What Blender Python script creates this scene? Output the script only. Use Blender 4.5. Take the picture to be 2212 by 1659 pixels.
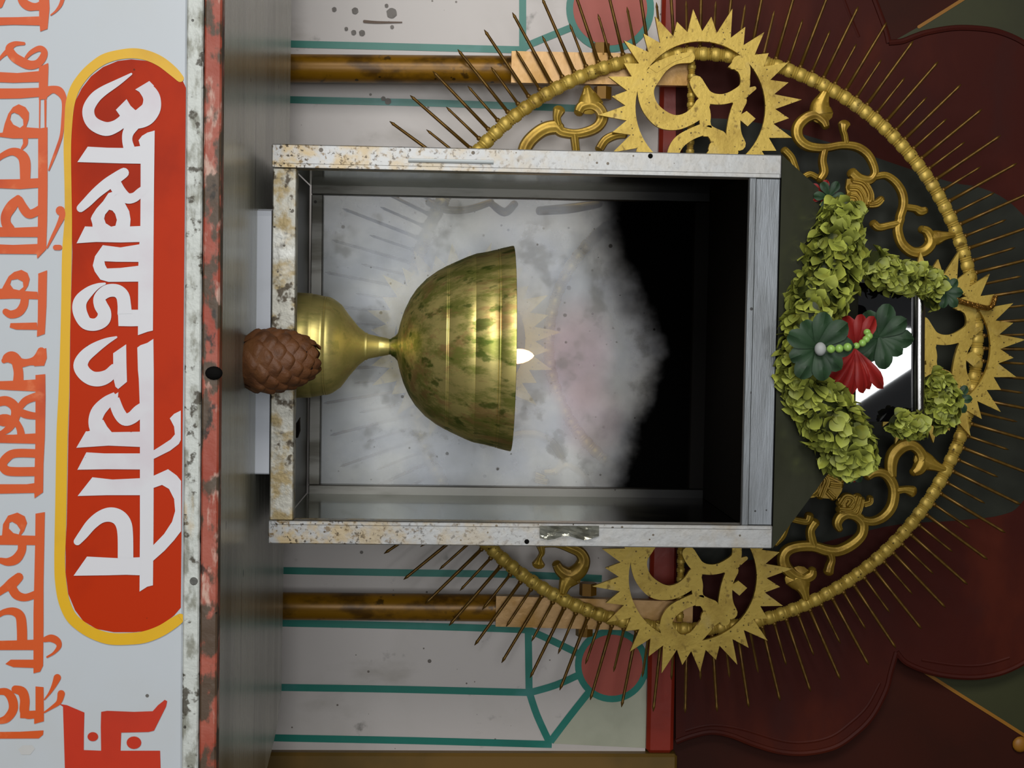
import bpy, math, random
from mathutils import Vector, Matrix, noise
from mathutils.geometry import tessellate_polygon
PI = math.pi
random.seed(7)
for o in list(bpy.data.objects): bpy.data.objects.remove(o)
SC = bpy.context.scene
COL = SC.collection

# ------------------------------------------------------------------ camera
F_PX, IW, IH = 3100.0, 2212, 1659
CAM = Vector((-.02177, -1.15589, .14310))
YAW, PITCH, ROLL = .043406, .044325, .014853
cy, sy, cp, sp = math.cos(YAW), math.sin(YAW), math.cos(PITCH), math.sin(PITCH)
FWD = Vector((sy*cp, cy*cp, sp))
R0 = Vector((cy, -sy, 0)); U0 = R0.cross(FWD)
RT = R0*math.cos(ROLL) + U0*math.sin(ROLL)      # world right = down in the turned photograph
UP = RT.cross(FWD)                              # world up    = right in the turned photograph
cd = bpy.data.cameras.new('camera'); cam = bpy.data.objects.new('camera', cd); COL.objects.link(cam)
cd.sensor_fit = 'HORIZONTAL'; cd.sensor_width = 36; cd.lens = 36*F_PX/IW
cd.clip_start = .01
# the camera was held on its side: its x axis is the world's up
m = Matrix.Identity(4)
for i, ax in enumerate((UP, -RT, -FWD)):
    for k in range(3): m[k][i] = ax[k]
m.translation = CAM
cam.matrix_world = m
SC.camera = cam

# ------------------------------------------------------------------ light
SC.view_settings.view_transform = 'Standard'; SC.view_settings.look = 'None'
SC.view_settings.exposure = 0.0; SC.view_settings.gamma = 1.0
SC.view_settings.use_curve_mapping = False
w = bpy.data.worlds.new('world'); SC.world = w; w.use_nodes = True
w.node_tree.nodes['Background'].inputs[0].default_value = (.93, .97, 1.0, 1)
w.node_tree.nodes['Background'].inputs[1].default_value = .13
def area(name, loc, target, sx, sy_, power, col):
    l = bpy.data.lights.new(name, 'AREA'); l.shape = 'RECTANGLE'; l.size = sx; l.size_y = sy_
    l.energy = power; l.color = col
    o = bpy.data.objects.new(name, l); COL.objects.link(o)
    o.location = loc
    o.rotation_euler = (Vector(target)-Vector(loc)).to_track_quat('-Z', 'Y').to_euler()
    return o
area('doorway_daylight', (-.22, -2.4, .10), (0, .2, .15), .9, .9, 18.5, (.97, .985, 1.0))
area('side_window_light', (-1.5, -2.2, -.05), (0, .2, .1), .8, 1.2, 36, (1.0, .98, .95))

# ------------------------------------------------------------------ helpers
def ray(u, v): return FWD + UP*((u-IW/2)/F_PX) + RT*((v-IH/2)/F_PX)
def py(u, v, y):
    r = ray(u, v); return CAM + r*((y-CAM.y)/r.y)
def pz(u, v, z):
    r = ray(u, v); return CAM + r*((z-CAM.z)/r.z)
ZS = .2893309
def Z(ox, oy, pts):                 # readings taken in an enlargement -> photo pixels (and widths)
    return [(ox+p[0]*ZS, oy+p[1]*ZS) + ((p[2]*ZS,) if len(p) > 2 else ()) for p in pts]
def lin(c): c /= 255.; return c/12.92 if c <= .04045 else ((c+.055)/1.055)**2.4
def S(r, g, b, k=1.0): return tuple(min(.95, lin(x)*k) for x in (r, g, b))+(1,)

def smooth_line(p, n=6, closed=False):
    out = []; N = len(p)
    seg = N if closed else N-1
    for i in range(seg):
        if closed: a, b, c, d = p[i-1], p[i], p[(i+1) % N], p[(i+2) % N]
        else: a, b, c, d = p[max(0, i-1)], p[i], p[i+1], p[min(N-1, i+2)]
        for k in range(n):
            t = k/n
            out.append(tuple(.5*((2*b[j])+(-a[j]+c[j])*t+(2*a[j]-5*b[j]+4*c[j]-d[j])*t*t+(-a[j]+3*b[j]-3*c[j]+d[j])*t**3) for j in range(len(b))))
    if not closed: out.append(tuple(p[-1]))
    return out
class MB:
    def __init__(s): s.v = []; s.f = []; s.k = 0
    def add(s, V, F):
        o = len(s.v); s.v += [Vector(x) for x in V]; s.f += [tuple(i+o for i in f) for f in F]; return s
    def box(s, x0, x1, y0, y1, z0, z1):
        V = [(x, y, z) for x in (x0, x1) for y in (y0, y1) for z in (z0, z1)]
        return s.add(V, [(0,1,3,2),(4,6,7,5),(0,4,5,1),(2,3,7,6),(0,2,6,4),(1,5,7,3)])
    def bevel_box(s, x0, x1, y0, y1, z0, z1, b=.001):
        V = []; F = []
        # eight corners cut to three points each
        idx = {}
        for sx in (0, 1):
            for sy2 in (0, 1):
                for sz in (0, 1):
                    X = (x0, x1)[sx]; Yv = (y0, y1)[sy2]; Zv = (z0, z1)[sz]
                    dx = b if sx == 0 else -b; dy = b if sy2 == 0 else -b; dz = b if sz == 0 else -b
                    idx[sx, sy2, sz] = len(V)
                    V += [(X, Yv+dy, Zv+dz), (X+dx, Yv, Zv+dz), (X+dx, Yv+dy, Zv)]
        I = lambda a, b2, c, k: idx[a, b2, c]+k
        for sx in (0, 1): F.append((I(sx,0,0,0), I(sx,1,0,0), I(sx,1,1,0), I(sx,0,1,0)))
        for q in (0, 1): F.append((I(0,q,0,1), I(1,q,0,1), I(1,q,1,1), I(0,q,1,1)))
        for q in (0, 1): F.append((I(0,0,q,2), I(1,0,q,2), I(1,1,q,2), I(0,1,q,2)))
        for a in (0, 1):
            for c in (0, 1):
                F.append((I(a,c,0,0), I(a,c,1,0), I(a,c,1,1), I(a,c,0,1)))
                F.append((I(a,0,c,0), I(a,1,c,0), I(a,1,c,2), I(a,0,c,2)))
                F.append((I(0,a,c,1), I(1,a,c,1), I(1,a,c,2), I(0,a,c,2)))
                for q in (0, 1): F.append((I(a,c,q,0), I(a,c,q,1), I(a,c,q,2)))
        return s.add(V, F)
    def tube(s, pts, rad, n=10, caps=True):
        pts = [Vector(p) for p in pts]; R = rad if isinstance(rad, (list, tuple)) else [rad]*len(pts)
        V = []; F = []; ref = None
        for i, p in enumerate(pts):
            t = (pts[min(i+1, len(pts)-1)]-pts[max(i-1, 0)]).normalized()
            if ref is None: ref = t.orthogonal().normalized()
            a = (ref - t*ref.dot(t)).normalized(); ref = a; b = t.cross(a)
            for k in range(n):
                an = 2*PI*k/n; V.append(p+(a*math.cos(an)+b*math.sin(an))*R[i])
        for i in range(len(pts)-1):
            for k in range(n): F.append((i*n+k, i*n+(k+1) % n, (i+1)*n+(k+1) % n, (i+1)*n+k))
        if caps: F += [tuple(range(n-1, -1, -1)), tuple(range((len(pts)-1)*n, len(pts)*n))]
        return s.add(V, F)
    def lathe(s, prof, cx=0, cyy=0, n=64, closed=False):     # prof: (radius, z)
        V = []; F = []
        for r, z in prof:
            for k in range(n): V.append((cx+r*math.cos(2*PI*k/n), cyy+r*math.sin(2*PI*k/n), z))
        for i in range(len(prof)-1):
            for k in range(n): F.append((i*n+k, i*n+(k+1) % n, (i+1)*n+(k+1) % n, (i+1)*n+k))
        return s.add(V, F)
    def ball(s, c, r, nu=10, nv=6, sc=(1,1,1)):
        V = []; F = []
        for i in range(nv+1):
            th = PI*i/nv
            for k in range(nu):
                V.append((c[0]+r*sc[0]*math.sin(th)*math.cos(2*PI*k/nu), c[1]+r*sc[1]*math.sin(th)*math.sin(2*PI*k/nu), c[2]+r*sc[2]*math.cos(th)))
        for i in range(nv):
            for k in range(nu): F.append((i*nu+k, (i+1)*nu+k, (i+1)*nu+(k+1) % nu, i*nu+(k+1) % nu))
        return s.add(V, F)
    # ---- flat outlines given as (a,b) lists + a map to space
    def lift(s, fn, step):
        s.k += 1; d = Vector((0, -s.k*step, 0)); return lambda a, b: fn(a, b)+d
    def fill(s, loops, fn, back=None):
        fn = s.lift(fn, 8e-5 if back else 1.2e-5)
        pts = [p for l in loops for p in l]
        tris = tessellate_polygon([[Vector((p[0], p[1], 0)) for p in l] for l in loops])
        s.add([fn(p[0], p[1]) for p in pts], [tuple(t) for t in tris])
        if back:
            s.add([back(p[0], p[1]) for p in pts], [tuple(t) for t in tris])
            for l in loops:
                n = len(l)
                s.add([fn(p[0], p[1]) for p in l]+[back(p[0], p[1]) for p in l], [(i, (i+1) % n, n+(i+1) % n, n+i) for i in range(n)])
        return s
    def stroke(s, pts, fn, back=None, n=6, cap=True, closed=False):
        fn = s.lift(fn, 8e-5 if back else 1.2e-5)
        q = smooth_line(pts, n, closed); L = []; Rr = []; N = len(q)
        for i, (x, y, wd) in enumerate(q):
            if closed: x0, y0, _ = q[i-1]; x1, y1, _ = q[(i+1) % N]
            else: x0, y0, _ = q[max(0, i-1)]; x1, y1, _ = q[min(N-1, i+1)]
            d = math.hypot(x1-x0, y1-y0) or 1; nx, ny = -(y1-y0)/d, (x1-x0)/d
            L.append((x+nx*wd, y+ny*wd)); Rr.append((x-nx*wd, y-ny*wd))
        def capp(c, frm, k=5):
            a0 = math.atan2(frm[1]-c[1], frm[0]-c[0])
            return [(c[0]+c[2]*math.cos(a0-PI*j/(k+1)), c[1]+c[2]*math.sin(a0-PI*j/(k+1))) for j in range(1, k+1)]
        def strip(f):
            V = [f(*p)+Vector((0, -i*2e-6, 0)) for i, p in enumerate(L)]+[f(*p)+Vector((0, -i*2e-6, 0)) for i, p in enumerate(Rr)]
            M = N if closed else N-1
            s.add(V, [(i, (i+1) % N, N+(i+1) % N, N+i) for i in range(M)])
        strip(fn)
        rim = L + (capp(q[-1], L[-1]) if cap and not closed else []) + Rr[::-1] + (capp(q[0], Rr[0]) if cap and not closed else [])
        if cap and not closed:
            for c, e, o2 in ((q[-1], L[-1], Rr[-1]), (q[0], Rr[0], L[0])):
                pp = [e]+capp(c, e)+[o2]
                s.add([fn(*p) for p in pp], [tuple(range(len(pp)))])
                if back: s.add([back(*p) for p in pp], [tuple(range(len(pp)))])
        if back:
            strip(back); n2 = len(rim)
            if not closed:
                s.add([fn(*p) for p in rim]+[back(*p) for p in rim], [(i, (i+1) % n2, n2+(i+1) % n2, n2+i) for i in range(n2)])
            else:
                for l in (L, Rr): s.add([fn(*p) for p in l]+[back(*p) for p in l], [(i, (i+1) % N, N+(i+1) % N, N+i) for i in range(N)])
        return s
    def relief(s, pts, fn3, depth, n=6, groove=.35):       # a raised scroll with rounded shoulders and a ridge; fn3(a,b,h)
        q = smooth_line(pts, n); N = len(q)
        prof = [(-1, -1.0), (-1, .0), (-.75, .7), (-.35, 1-groove*.6), (-.12, 1.0), (.12, 1.0), (.35, 1-groove*.6), (.75, .7), (1, .0), (1, -1.0)]
        V = []; K = len(prof)
        ends = []
        for i, (x, y, wd) in enumerate(q):
            x0, y0, _ = q[max(0, i-1)]; x1, y1, _ = q[min(N-1, i+1)]
            d = math.hypot(x1-x0, y1-y0) or 1; tx, ty = (x1-x0)/d, (y1-y0)/d
            ends.append((tx, ty))
            for a, h in prof: V.append(fn3(x-ty*wd*a, y+tx*wd*a, h*depth))
        F = [(i*K+k, i*K+k+1, (i+1)*K+k+1, (i+1)*K+k) for i in range(N-1) for k in range(K-1)]
        s.add(V, F)
        for e, sg in ((0, -1), (N-1, 1)):          # rounded noses
            x, y, wd = q[e]; tx, ty = ends[e]; W2 = []; M = 6
            for j in range(M+1):
                an = PI*j/M; a = -math.cos(an); t = math.sin(an)*.8
                px, pyy = x-ty*wd*a+tx*sg*wd*t, y+tx*wd*a+ty*sg*wd*t
                W2.append(fn3(px, pyy, -depth)); W2.append(fn3(px, pyy, 0))
            c = len(W2); W2.append(fn3(x, y, depth))
            Fs = [(2*j, 2*j+1, 2*j+3, 2*j+2) for j in range(M)]+[(2*j+1, c, 2*j+3) for j in range(M)]
            s.add(W2, Fs)
        return s
ROOT = {}
def mesh(name, mb, mat, parent=None, smooth=False, origin=None, recalc=True):
    o0 = Vector(origin) if origin is not None else (ROOT.get(parent.name, Vector()) if parent else Vector())
    me = bpy.data.meshes.new(name)
    me.from_pydata([tuple(v-o0) for v in mb.v], [], mb.f)
    if recalc:
        import bmesh
        b = bmesh.new(); b.from_mesh(me)
        bmesh.ops.remove_doubles(b, verts=b.verts, dist=1e-6)
        bmesh.ops.recalc_face_normals(b, faces=b.faces); b.to_mesh(me); b.free()
    me.materials.append(mat)
    if smooth:
        for p in me.polygons: p.use_smooth = True
        try: me.set_sharp_from_angle(angle=math.radians(smooth if smooth is not True else 40))
        except Exception: pass
    o = bpy.data.objects.new(name, me); COL.objects.link(o)
    if parent is not None:
        o.parent = parent; ROOT[o.name] = o0
    else:
        o.location = o0; ROOT[o.name] = o0
    return o
def tag(o, label, cat, group=None):
    o['label'] = label; o['category'] = cat
    if group: o['group'] = group
    return o
def thing(name, loc, label, cat, group=None):
    o = bpy.data.objects.new(name, None); COL.objects.link(o); o.location = loc
    o.empty_display_size = .02; ROOT[o.name] = Vector(loc)
    return tag(o, label, cat, group)
def struct(o): o['kind'] = 'structure'; return o

# ------------------------------------------------------------------ materials
def nodes(name):
    m = bpy.data.materials.new(name); m.use_nodes = True
    return m, m.node_tree.nodes, m.node_tree.links, m.node_tree.nodes['Principled BSDF']
def mix(N, L, fac, a, b):
    n = N.new('ShaderNodeMix'); n.data_type = 'RGBA'
    for sock, v in ((n.inputs[0], fac), (n.inputs[6], a), (n.inputs[7], b)):
        if hasattr(v, 'is_linked'): L.new(v, sock)
        else: sock.default_value = v
    return n.outputs[2]
def noise_mask(N, L, scale, lo, hi, detail=4, stretch=(1,1,1), seed=0, rough=.55):
    tc = N.new('ShaderNodeTexCoord'); mp = N.new('ShaderNodeMapping'); mp.inputs['Scale'].default_value = stretch
    mp.inputs['Location'].default_value = (seed, seed*1.7, seed*.6)
    L.new(tc.outputs['Object'], mp.inputs[0])
    n = N.new('ShaderNodeTexNoise'); n.inputs['Scale'].default_value = scale; n.inputs['Detail'].default_value = detail
    n.inputs['Roughness'].default_value = rough
    L.new(mp.outputs[0], n.inputs[0])
    r = N.new('ShaderNodeMapRange'); r.inputs[1].default_value = lo; r.inputs[2].default_value = hi; r.interpolation_type = 'SMOOTHSTEP'
    L.new(n.outputs[0], r.inputs[0])
    return r.outputs[0]
def spots(N, L, scale, size, seed=0, stretch=(1,1,1)):         # small separate specks
    tc = N.new('ShaderNodeTexCoord'); mp = N.new('ShaderNodeMapping'); mp.inputs['Location'].default_value = (seed, seed, seed)
    mp.inputs['Scale'].default_value = stretch
    L.new(tc.outputs['Object'], mp.inputs[0])
    v = N.new('ShaderNodeTexVoronoi'); v.inputs['Scale'].default_value = scale; L.new(mp.outputs[0], v.inputs[0])
    w2 = N.new('ShaderNodeMath'); w2.operation = 'MULTIPLY'
    sx = N.new('ShaderNodeSeparateColor'); L.new(v.outputs['Color'], sx.inputs[0])
    p = N.new('ShaderNodeMath'); p.operation = 'POWER'; L.new(sx.outputs[0], p.inputs[0]); p.inputs[1].default_value = 4
    w2.inputs[1].default_value = size; L.new(p.outputs[0], w2.inputs[0])
    lt = N.new('ShaderNodeMath'); lt.operation = 'LESS_THAN'; L.new(v.outputs['Distance'], lt.inputs[0]); L.new(w2.outputs[0], lt.inputs[1])
    return lt.outputs[0]
def mul(N, L, a, k):
    n = N.new('ShaderNodeMath'); n.operation = 'MULTIPLY'; L.new(a, n.inputs[0])
    if hasattr(k, 'is_linked'): L.new(k, n.inputs[1])
    else: n.inputs[1].default_value = k
    return n.outputs[0]
def bump(N, L, P, src, strength, dist=.001):
    b = N.new('ShaderNodeBump'); b.inputs['Strength'].default_value = strength; b.inputs['Distance'].default_value = dist
    L.new(src, b.inputs['Height']); L.new(b.outputs[0], P.inputs['Normal'])
def paint(name, base, rough=.5, metal=0, layers=(), speck=None, bmp=None, spec=.5, low=None, soot=False):
    """base colour + noise layers (colour, scale, lo, hi, amount, stretch, seed) + specks (colour, scale, size)"""
    m, N, L, P = nodes(name); c = None
    cur = base
    for (col, sc, lo, hi, amt, st, sd) in layers:
        k = mul(N, L, noise_mask(N, L, sc, lo, hi, 5, st, sd), amt)
        cur = mix(N, L, k, cur, col)
    if speck:
        for (col, sc, sz, sd) in speck: cur = mix(N, L, mul(N, L, spots(N, L, sc, sz, sd), .85), cur, col)
    if low:
        tc = N.new('ShaderNodeTexCoord'); sz_ = N.new('ShaderNodeSeparateXYZ'); L.new(tc.outputs['Object'], sz_.inputs[0])
        r_ = N.new('ShaderNodeMapRange'); r_.inputs[1].default_value = low; r_.inputs[2].default_value = 0; r_.inputs[3].default_value = .12; L.new(sz_.outputs[2], r_.inputs[0])
        for (col, sc, lo, hi, sd) in ((S(170,150,112), 70, .40, .62, 3), (S(110,90,58), 200, .55, .66, 5), (S(56,44,28), 330, .58, .66, 7)):
            cur = mix(N, L, mul(N, L, noise_mask(N, L, sc, lo, hi, 5, U1, sd), r_.outputs[0]), cur, col)
    if hasattr(cur, 'is_linked'): L.new(cur, P.inputs['Base Color'])
    else: P.inputs['Base Color'].default_value = cur
    if soot:
        tc = N.new('ShaderNodeTexCoord'); sz_ = N.new('ShaderNodeSeparateXYZ'); L.new(tc.outputs['Object'], sz_.inputs[0])
        r_ = N.new('ShaderNodeMapRange'); r_.inputs[1].default_value = .25; r_.inputs[2].default_value = .36; r_.interpolation_type = 'SMOOTHSTEP'
        L.new(sz_.outputs[2], r_.inputs[0]); cur = mix(N, L, r_.outputs[0], cur, S(5,5,4)); L.new(cur, P.inputs['Base Color'])
    P.inputs['Roughness'].default_value = rough; P.inputs['Metallic'].default_value = metal
    P.inputs['Specular IOR Level'].default_value = spec
    if bmp: bump(N, L, P, noise_mask(N, L, bmp[0], .2, .8, 4, bmp[2] if len(bmp) > 2 else (1,1,1)), bmp[1])
    return m
U1 = (1,1,1)
DK = S(45,38,28)
M_sign = paint('white enamel board', S(190,196,201), .36, 0, [(S(186,188,186), 6, .55, .75, .5, U1, 1)], [(S(70,62,50), 55, .10, 3), (S(120,110,95), 30, .07, 1)])
M_orange = paint('orange red sign paint', S(182,47,5), .42, 0, [(S(150,36,8), 9, .5, .72, .75, (1,1,1.4), 2)], [(S(90,40,15), 60, .08, 2)], None, .12)
M_yellow = paint('yellow sign paint', S(221,172,8), .4, 0, [(S(196,146,4), 14, .5, .7, .6, U1, 5)])
M_wlet = paint('white sign lettering', S(212,212,216), .4, 0, [(S(202,188,196), 16, .5, .7, .5, U1, 3)], [(S(90,78,60), 90, .10, 9)])
M_verse = paint('orange lettering', S(208,84,24), .4, 0, [(S(176,50,14), 14, .5, .7, .7, U1, 6), (S(232,140,90), 45, .6, .75, .6, U1, 8)])
M_swas = paint('red orange symbol paint', S(192,46,13), .4, 0, [(S(160,36,12), 10, .5, .75, .6, U1, 4)])
M_salmon = paint('worn salmon paint', S(164,86,68), .55, .0, [(S(150,60,38), 11, .45, .6, .9, (1,1,1.5), 3), (S(200,168,152), 52, .52, .62, .85, (.6,1,1.6), 7), (S(74,62,46), 64, .47, .57, .95, (.7,1,1.3), 11), (S(40,34,26), 60, .60, .66, .9, (.7,1,1.2), 31)], [(S(36,30,24), 60, .25, 4)], (60, .5))
M_chip = paint('chipped whitewashed angle iron', S(196,200,194), .55, .1, [(S(128,128,114), 80, .46, .64, .85, (.7,1,1.5), 2), (S(60,52,36), 110, .56, .64, .9, U1, 8), (S(185,140,20), 12, .63, .7, .8, (.6,1,2), 15)], [(S(40,34,26), 70, .22, 4)], (80, .6))
M_shelf = paint('dull brushed sheet metal', S(164,164,150), .26, .35, [(S(96,96,80), 6, .45, .7, .8, (.35,3,1), 2), (S(160,160,156), 5, .5, .75, .6, (.3,2,1), 9), (S(38,36,26), 10, .6, .72, .85, (.25,7,1), 5)], [(S(35,30,22), 40, .14, 3)], (40, .15, (.2,6,1)))
M_plinth = paint('white marble slab', S(190,194,202), .35, 0, [(S(180,184,190), 30, .5, .75, .6, U1, 1)], [(S(70,70,70), 110, .14, 3)])
M_alu = paint('spotted aluminium', S(172,172,170), .45, .55, [(S(150,151,152), 10, .4, .7, .6, (1,1,.35), 1), (S(150,132,100), 16, .56, .7, .7, U1, 6)], [(S(62,50,34), 90, .18, 2), (S(80,66,46), 160, .2, 5)], (120, .12), .5, .26)
M_alud = paint('grimy waxed aluminium', S(168,165,154), .45, .4, [(S(146,126,80), 60, .46, .62, .9, U1, 1), (S(62,50,30), 110, .54, .64, .95, U1, 6), (S(206,206,200), 18, .6, .7, .8, (1,1,.5), 3)], [(S(50,40,26), 140, .3, 2)], (90, .4))
M_alub = paint('brushed grey aluminium', S(134,138,142), .4, .7, [(S(98,100,100), 5, .45, .65, .8, (1,1,5), 2)], [(S(40,38,34), 60, .16, 6)], (60, .1, (1,1,12)))
M_dkalu = paint('tarnished inner aluminium', S(128,126,120), .42, .6, [(S(70,66,54), 14, .45, .65, .8, (3,1,.5), 4)], [(S(36,32,26), 80, .2, 2)], None, .5, None, True)
M_sootmetal = paint('soot blackened metal', S(9,8,7), .8, 0, [], None, None, .1)
M_roof = paint('grey green sheet roof', S(88,90,74), .22, .55, [(S(60,62,46), 7, .45, .7, .7, (1,1,2), 2)], None, (30, .08))
M_duct = paint('sooted glossy steel', S(8,7,9), .02, 0, [], None, None, 1.0)
M_steel = paint('polished dark steel', S(176,174,172), .2, 1.0, [(S(60,56,52), 20, .5, .7, .6, U1, 1)])
M_gold = paint('old gold paint', S(202,172,78), .46, .4, [(S(150,118,38), 26, .45, .7, .6, U1, 1), (S(190,168,110), 34, .55, .75, .5, U1, 4), (S(110,82,26), 120, .58, .68, .7, U1, 8)], [(S(60,42,12), 300, .30, 2), (S(70,48,16), 150, .16, 6)], (260, .12))
M_goldd = paint('deep gold paint', S(168,136,48), .4, .5, [(S(116,84,22), 28, .45, .7, .7, U1, 2), (S(196,166,104), 40, .58, .75, .5, U1, 6)], None, (160, .15))
M_spike = paint('browned brass rod', S(116,86,32), .42, .6, [(S(80,54,20), 60, .45, .65, .7, U1, 3)])
M_pipe = paint('ochre painted pipe', S(140,98,12), .34, .1, [(S(74,48,8), 26, .42, .60, .9, (1.4,1,.7), 1), (S(156,110,24), 40, .55, .7, .5, U1, 5), (S(40,26,8), 55, .60, .68, .8, U1, 9)], [(S(40,26,10), 70, .2, 2)], None, .3)
M_plate = paint('rubbed gilt plate', S(190,150,98), .35, .35, [(S(160,116,36), 18, .48, .66, .8, U1, 2)], [(S(80,54,20), 90, .2, 2)], (60, .2))
M_bolt = paint('brown gilt bolt', S(128,92,28), .4, .4)
M_wall = paint('off white distemper wall', S(214,207,202), .42, 0, [(S(196,190,182), 7, .45, .7, .6, U1, 3), (S(150,142,128), 12, .58, .76, .6, (1,1,.5), 8), (S(96,92,84), 30, .62, .74, .7, U1, 21)], [(S(72,60,46), 34, .12, 1), (S(96,84,70), 80, .12, 6)], (30, .12))
M_wallg = paint('grey green distemper', S(186,188,166), .5, 0, [(S(160,162,140), 12, .45, .7, .6, U1, 3)], None, (30, .12))
M_teal = paint('teal line paint', S(28,128,112), .35, 0, [(S(80,150,146), 10, .55, .7, .6, U1, 2), (S(16,96,84), 7, .5, .7, .6, U1, 4)])
M_round = paint('brick red roundel paint', S(176,76,58), .45, 0, [(S(140,60,28), 10, .45, .7, .6, U1, 2)])
M_maroon = paint('glossy maroon paint', S(64,20,12), .6, 0, [(S(88,33,16), 6, .45, .7, .6, (1,1,2), 2), (S(58,24,20), 9, .5, .7, .6, (1,1,2), 5)], None, (20, .2), .16)
M_red = paint('bright brick red paint', S(150,46,28), .34, 0, [(S(122,38,24), 9, .45, .7, .7, U1, 2)], None, (24, .25))
M_spand = paint('dark oxblood paint', S(60,24,14), .6, 0, [(S(48,22,14), 6, .45, .7, .7, U1, 2)], None, None, .15)
M_grn = paint('dark olive paint', S(52,54,22), .6, 0, [(S(40,40,16), 6, .45, .7, .7, U1, 2)])
M_ochl = paint('ochre edge paint', S(150,100,24), .5, 0)
M_ash = paint('dark ash green paint', S(46,48,40), .5, 0, [(S(34,35,30), 7, .45, .7, .7, (1,1,2), 2)], None, (24, .2), .2)
M_trim = paint('bronze brown paint', S(122,90,30), .5, .1, [(S(90,70,20), 8, .45, .7, .7, U1, 2)])
M_ceil = paint('smoky plaster', S(90,84,74), .8)
M_cone = paint('cone scale', S(100,60,28), .6, 0, [(S(74,42,18), 70, .45, .65, .8, U1, 2), (S(122,80,42), 40, .55, .7, .6, U1, 5)], None, (160, .5))
M_conec = paint('cone core', S(26,14,8), .8)
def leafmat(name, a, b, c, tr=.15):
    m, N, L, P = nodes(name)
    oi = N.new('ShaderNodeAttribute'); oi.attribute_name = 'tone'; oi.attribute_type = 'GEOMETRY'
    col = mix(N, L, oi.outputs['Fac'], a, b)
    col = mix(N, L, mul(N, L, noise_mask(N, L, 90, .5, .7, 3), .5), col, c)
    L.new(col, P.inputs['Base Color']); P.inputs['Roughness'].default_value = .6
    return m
M_petal = leafmat('yellow green cloth petals', S(44,52,6), S(190,198,84), S(128,124,22))
M_leaf = paint('dark green cloth leaf', S(38,66,38), .6, 0, [(S(24,48,26), 60, .45, .65, .8, U1, 2)])
M_redp = paint('red cloth petals', S(138,19,15), .6, 0, [(S(160,36,18), 60, .5, .7, .7, U1, 2)])
M_bead = paint('pale green bead', S(150,190,92), .3)
M_knob = paint('grey white knot', S(170,172,170), .6)
M_foil = paint('crumpled clear tape', S(150,150,138), .15, .55, [(S(90,88,72), 60, .45, .65, .7, U1, 2)], None, (60, .6))
M_dleaf = paint('charred leaf', S(44,34,22), .8)
M_brass = None
def brass(name, green, brown):
    m, N, L, P = nodes(name)
    base = S(232,214,134)
    c = mix(N, L, mul(N, L, noise_mask(N, L, 55, .42, .60, 6, (1,1,.30), 3, .7), green), base, S(150,156,70))
    c = mix(N, L, mul(N, L, noise_mask(N, L, 60, .50, .64, 6, (1,1,.22), 12, .7), brown), c, S(204,158,104))
    c = mix(N, L, mul(N, L, noise_mask(N, L, 90, .56, .66, 6, (1,1,.5), 20), green*.9), c, S(84,110,34))
    L.new(c, P.inputs['Base Color']); P.inputs['Metallic'].default_value = .8; P.inputs['Roughness'].default_value = .3
    r = noise_mask(N, L, 30, .3, .8, 5, (1,1,.4), 5)
    mr = N.new('ShaderNodeMapRange'); mr.inputs[3].default_value = .40; mr.inputs[4].default_value = .56; L.new(r, mr.inputs[0]); L.new(mr.outputs[0], P.inputs['Roughness'])
    bump(N, L, P, noise_mask(N, L, 40, .2, .8, 5, (1,1,.4)), .06)
    return m
M_bowl = brass('verdigris stained brass', .85, .7)
M_base = brass('old yellow brass', .25, .25)
def glass(name, tint, alpha, rough=.05, dirt=.12, film=(112,112,98)):
    m, N, L, P = nodes(name)
    tr = N.new('ShaderNodeBsdfTransparent'); tr.inputs[0].default_value = tint
    P.inputs['Roughness'].default_value = .2
    tc = N.new('ShaderNodeTexCoord'); sz_ = N.new('ShaderNodeSeparateXYZ'); L.new(tc.outputs['Object'], sz_.inputs[0])
    so = N.new('ShaderNodeMapRange'); so.inputs[1].default_value = .24; so.inputs[2].default_value = .37; so.interpolation_type = 'SMOOTHSTEP'
    ad = N.new('ShaderNodeMath'); ad.operation = 'MULTIPLY_ADD'; L.new(noise_mask(N, L, 9, .2, .8, 5, (1,1,.5), 3), ad.inputs[0]); ad.inputs[1].default_value = .05; L.new(sz_.outputs[2], ad.inputs[2]); L.new(ad.outputs[0], so.inputs[0])
    L.new(mix(N, L, so.outputs[0], S(*film), S(4,4,4)), P.inputs['Base Color'])
    gl = N.new('ShaderNodeBsdfGlossy'); gl.inputs['Roughness'].default_value = rough; gl.inputs[0].default_value = (.9,.95,.9,1)
    mx = N.new('ShaderNodeMixShader'); fr = N.new('ShaderNodeFresnel'); fr.inputs[0].default_value = 1.5
    L.new(fr.outputs[0], mx.inputs[0]); L.new(tr.outputs[0], mx.inputs[1]); L.new(gl.outputs[0], mx.inputs[2])
    m2 = N.new('ShaderNodeMixShader')
    k = N.new('ShaderNodeMath'); k.operation = 'MULTIPLY_ADD'; L.new(noise_mask(N, L, 14, .35, .75, 5, (1,1,.4)), k.inputs[0]); k.inputs[1].default_value = dirt; k.inputs[2].default_value = alpha
    kk = N.new('ShaderNodeMath'); kk.operation = 'MAXIMUM'; L.new(k.outputs[0], kk.inputs[0]); L.new(so.outputs[0], kk.inputs[1])
    L.new(kk.outputs[0], m2.inputs[0]); L.new(mx.outputs[0], m2.inputs[1]); L.new(P.outputs[0], m2.inputs[2])
    L.new(m2.outputs[0], N['Material Output'].inputs[0])
    return m
M_glass = glass('grimy side glass', (.72,.78,.70,1), .38, .08, .25)
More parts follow.
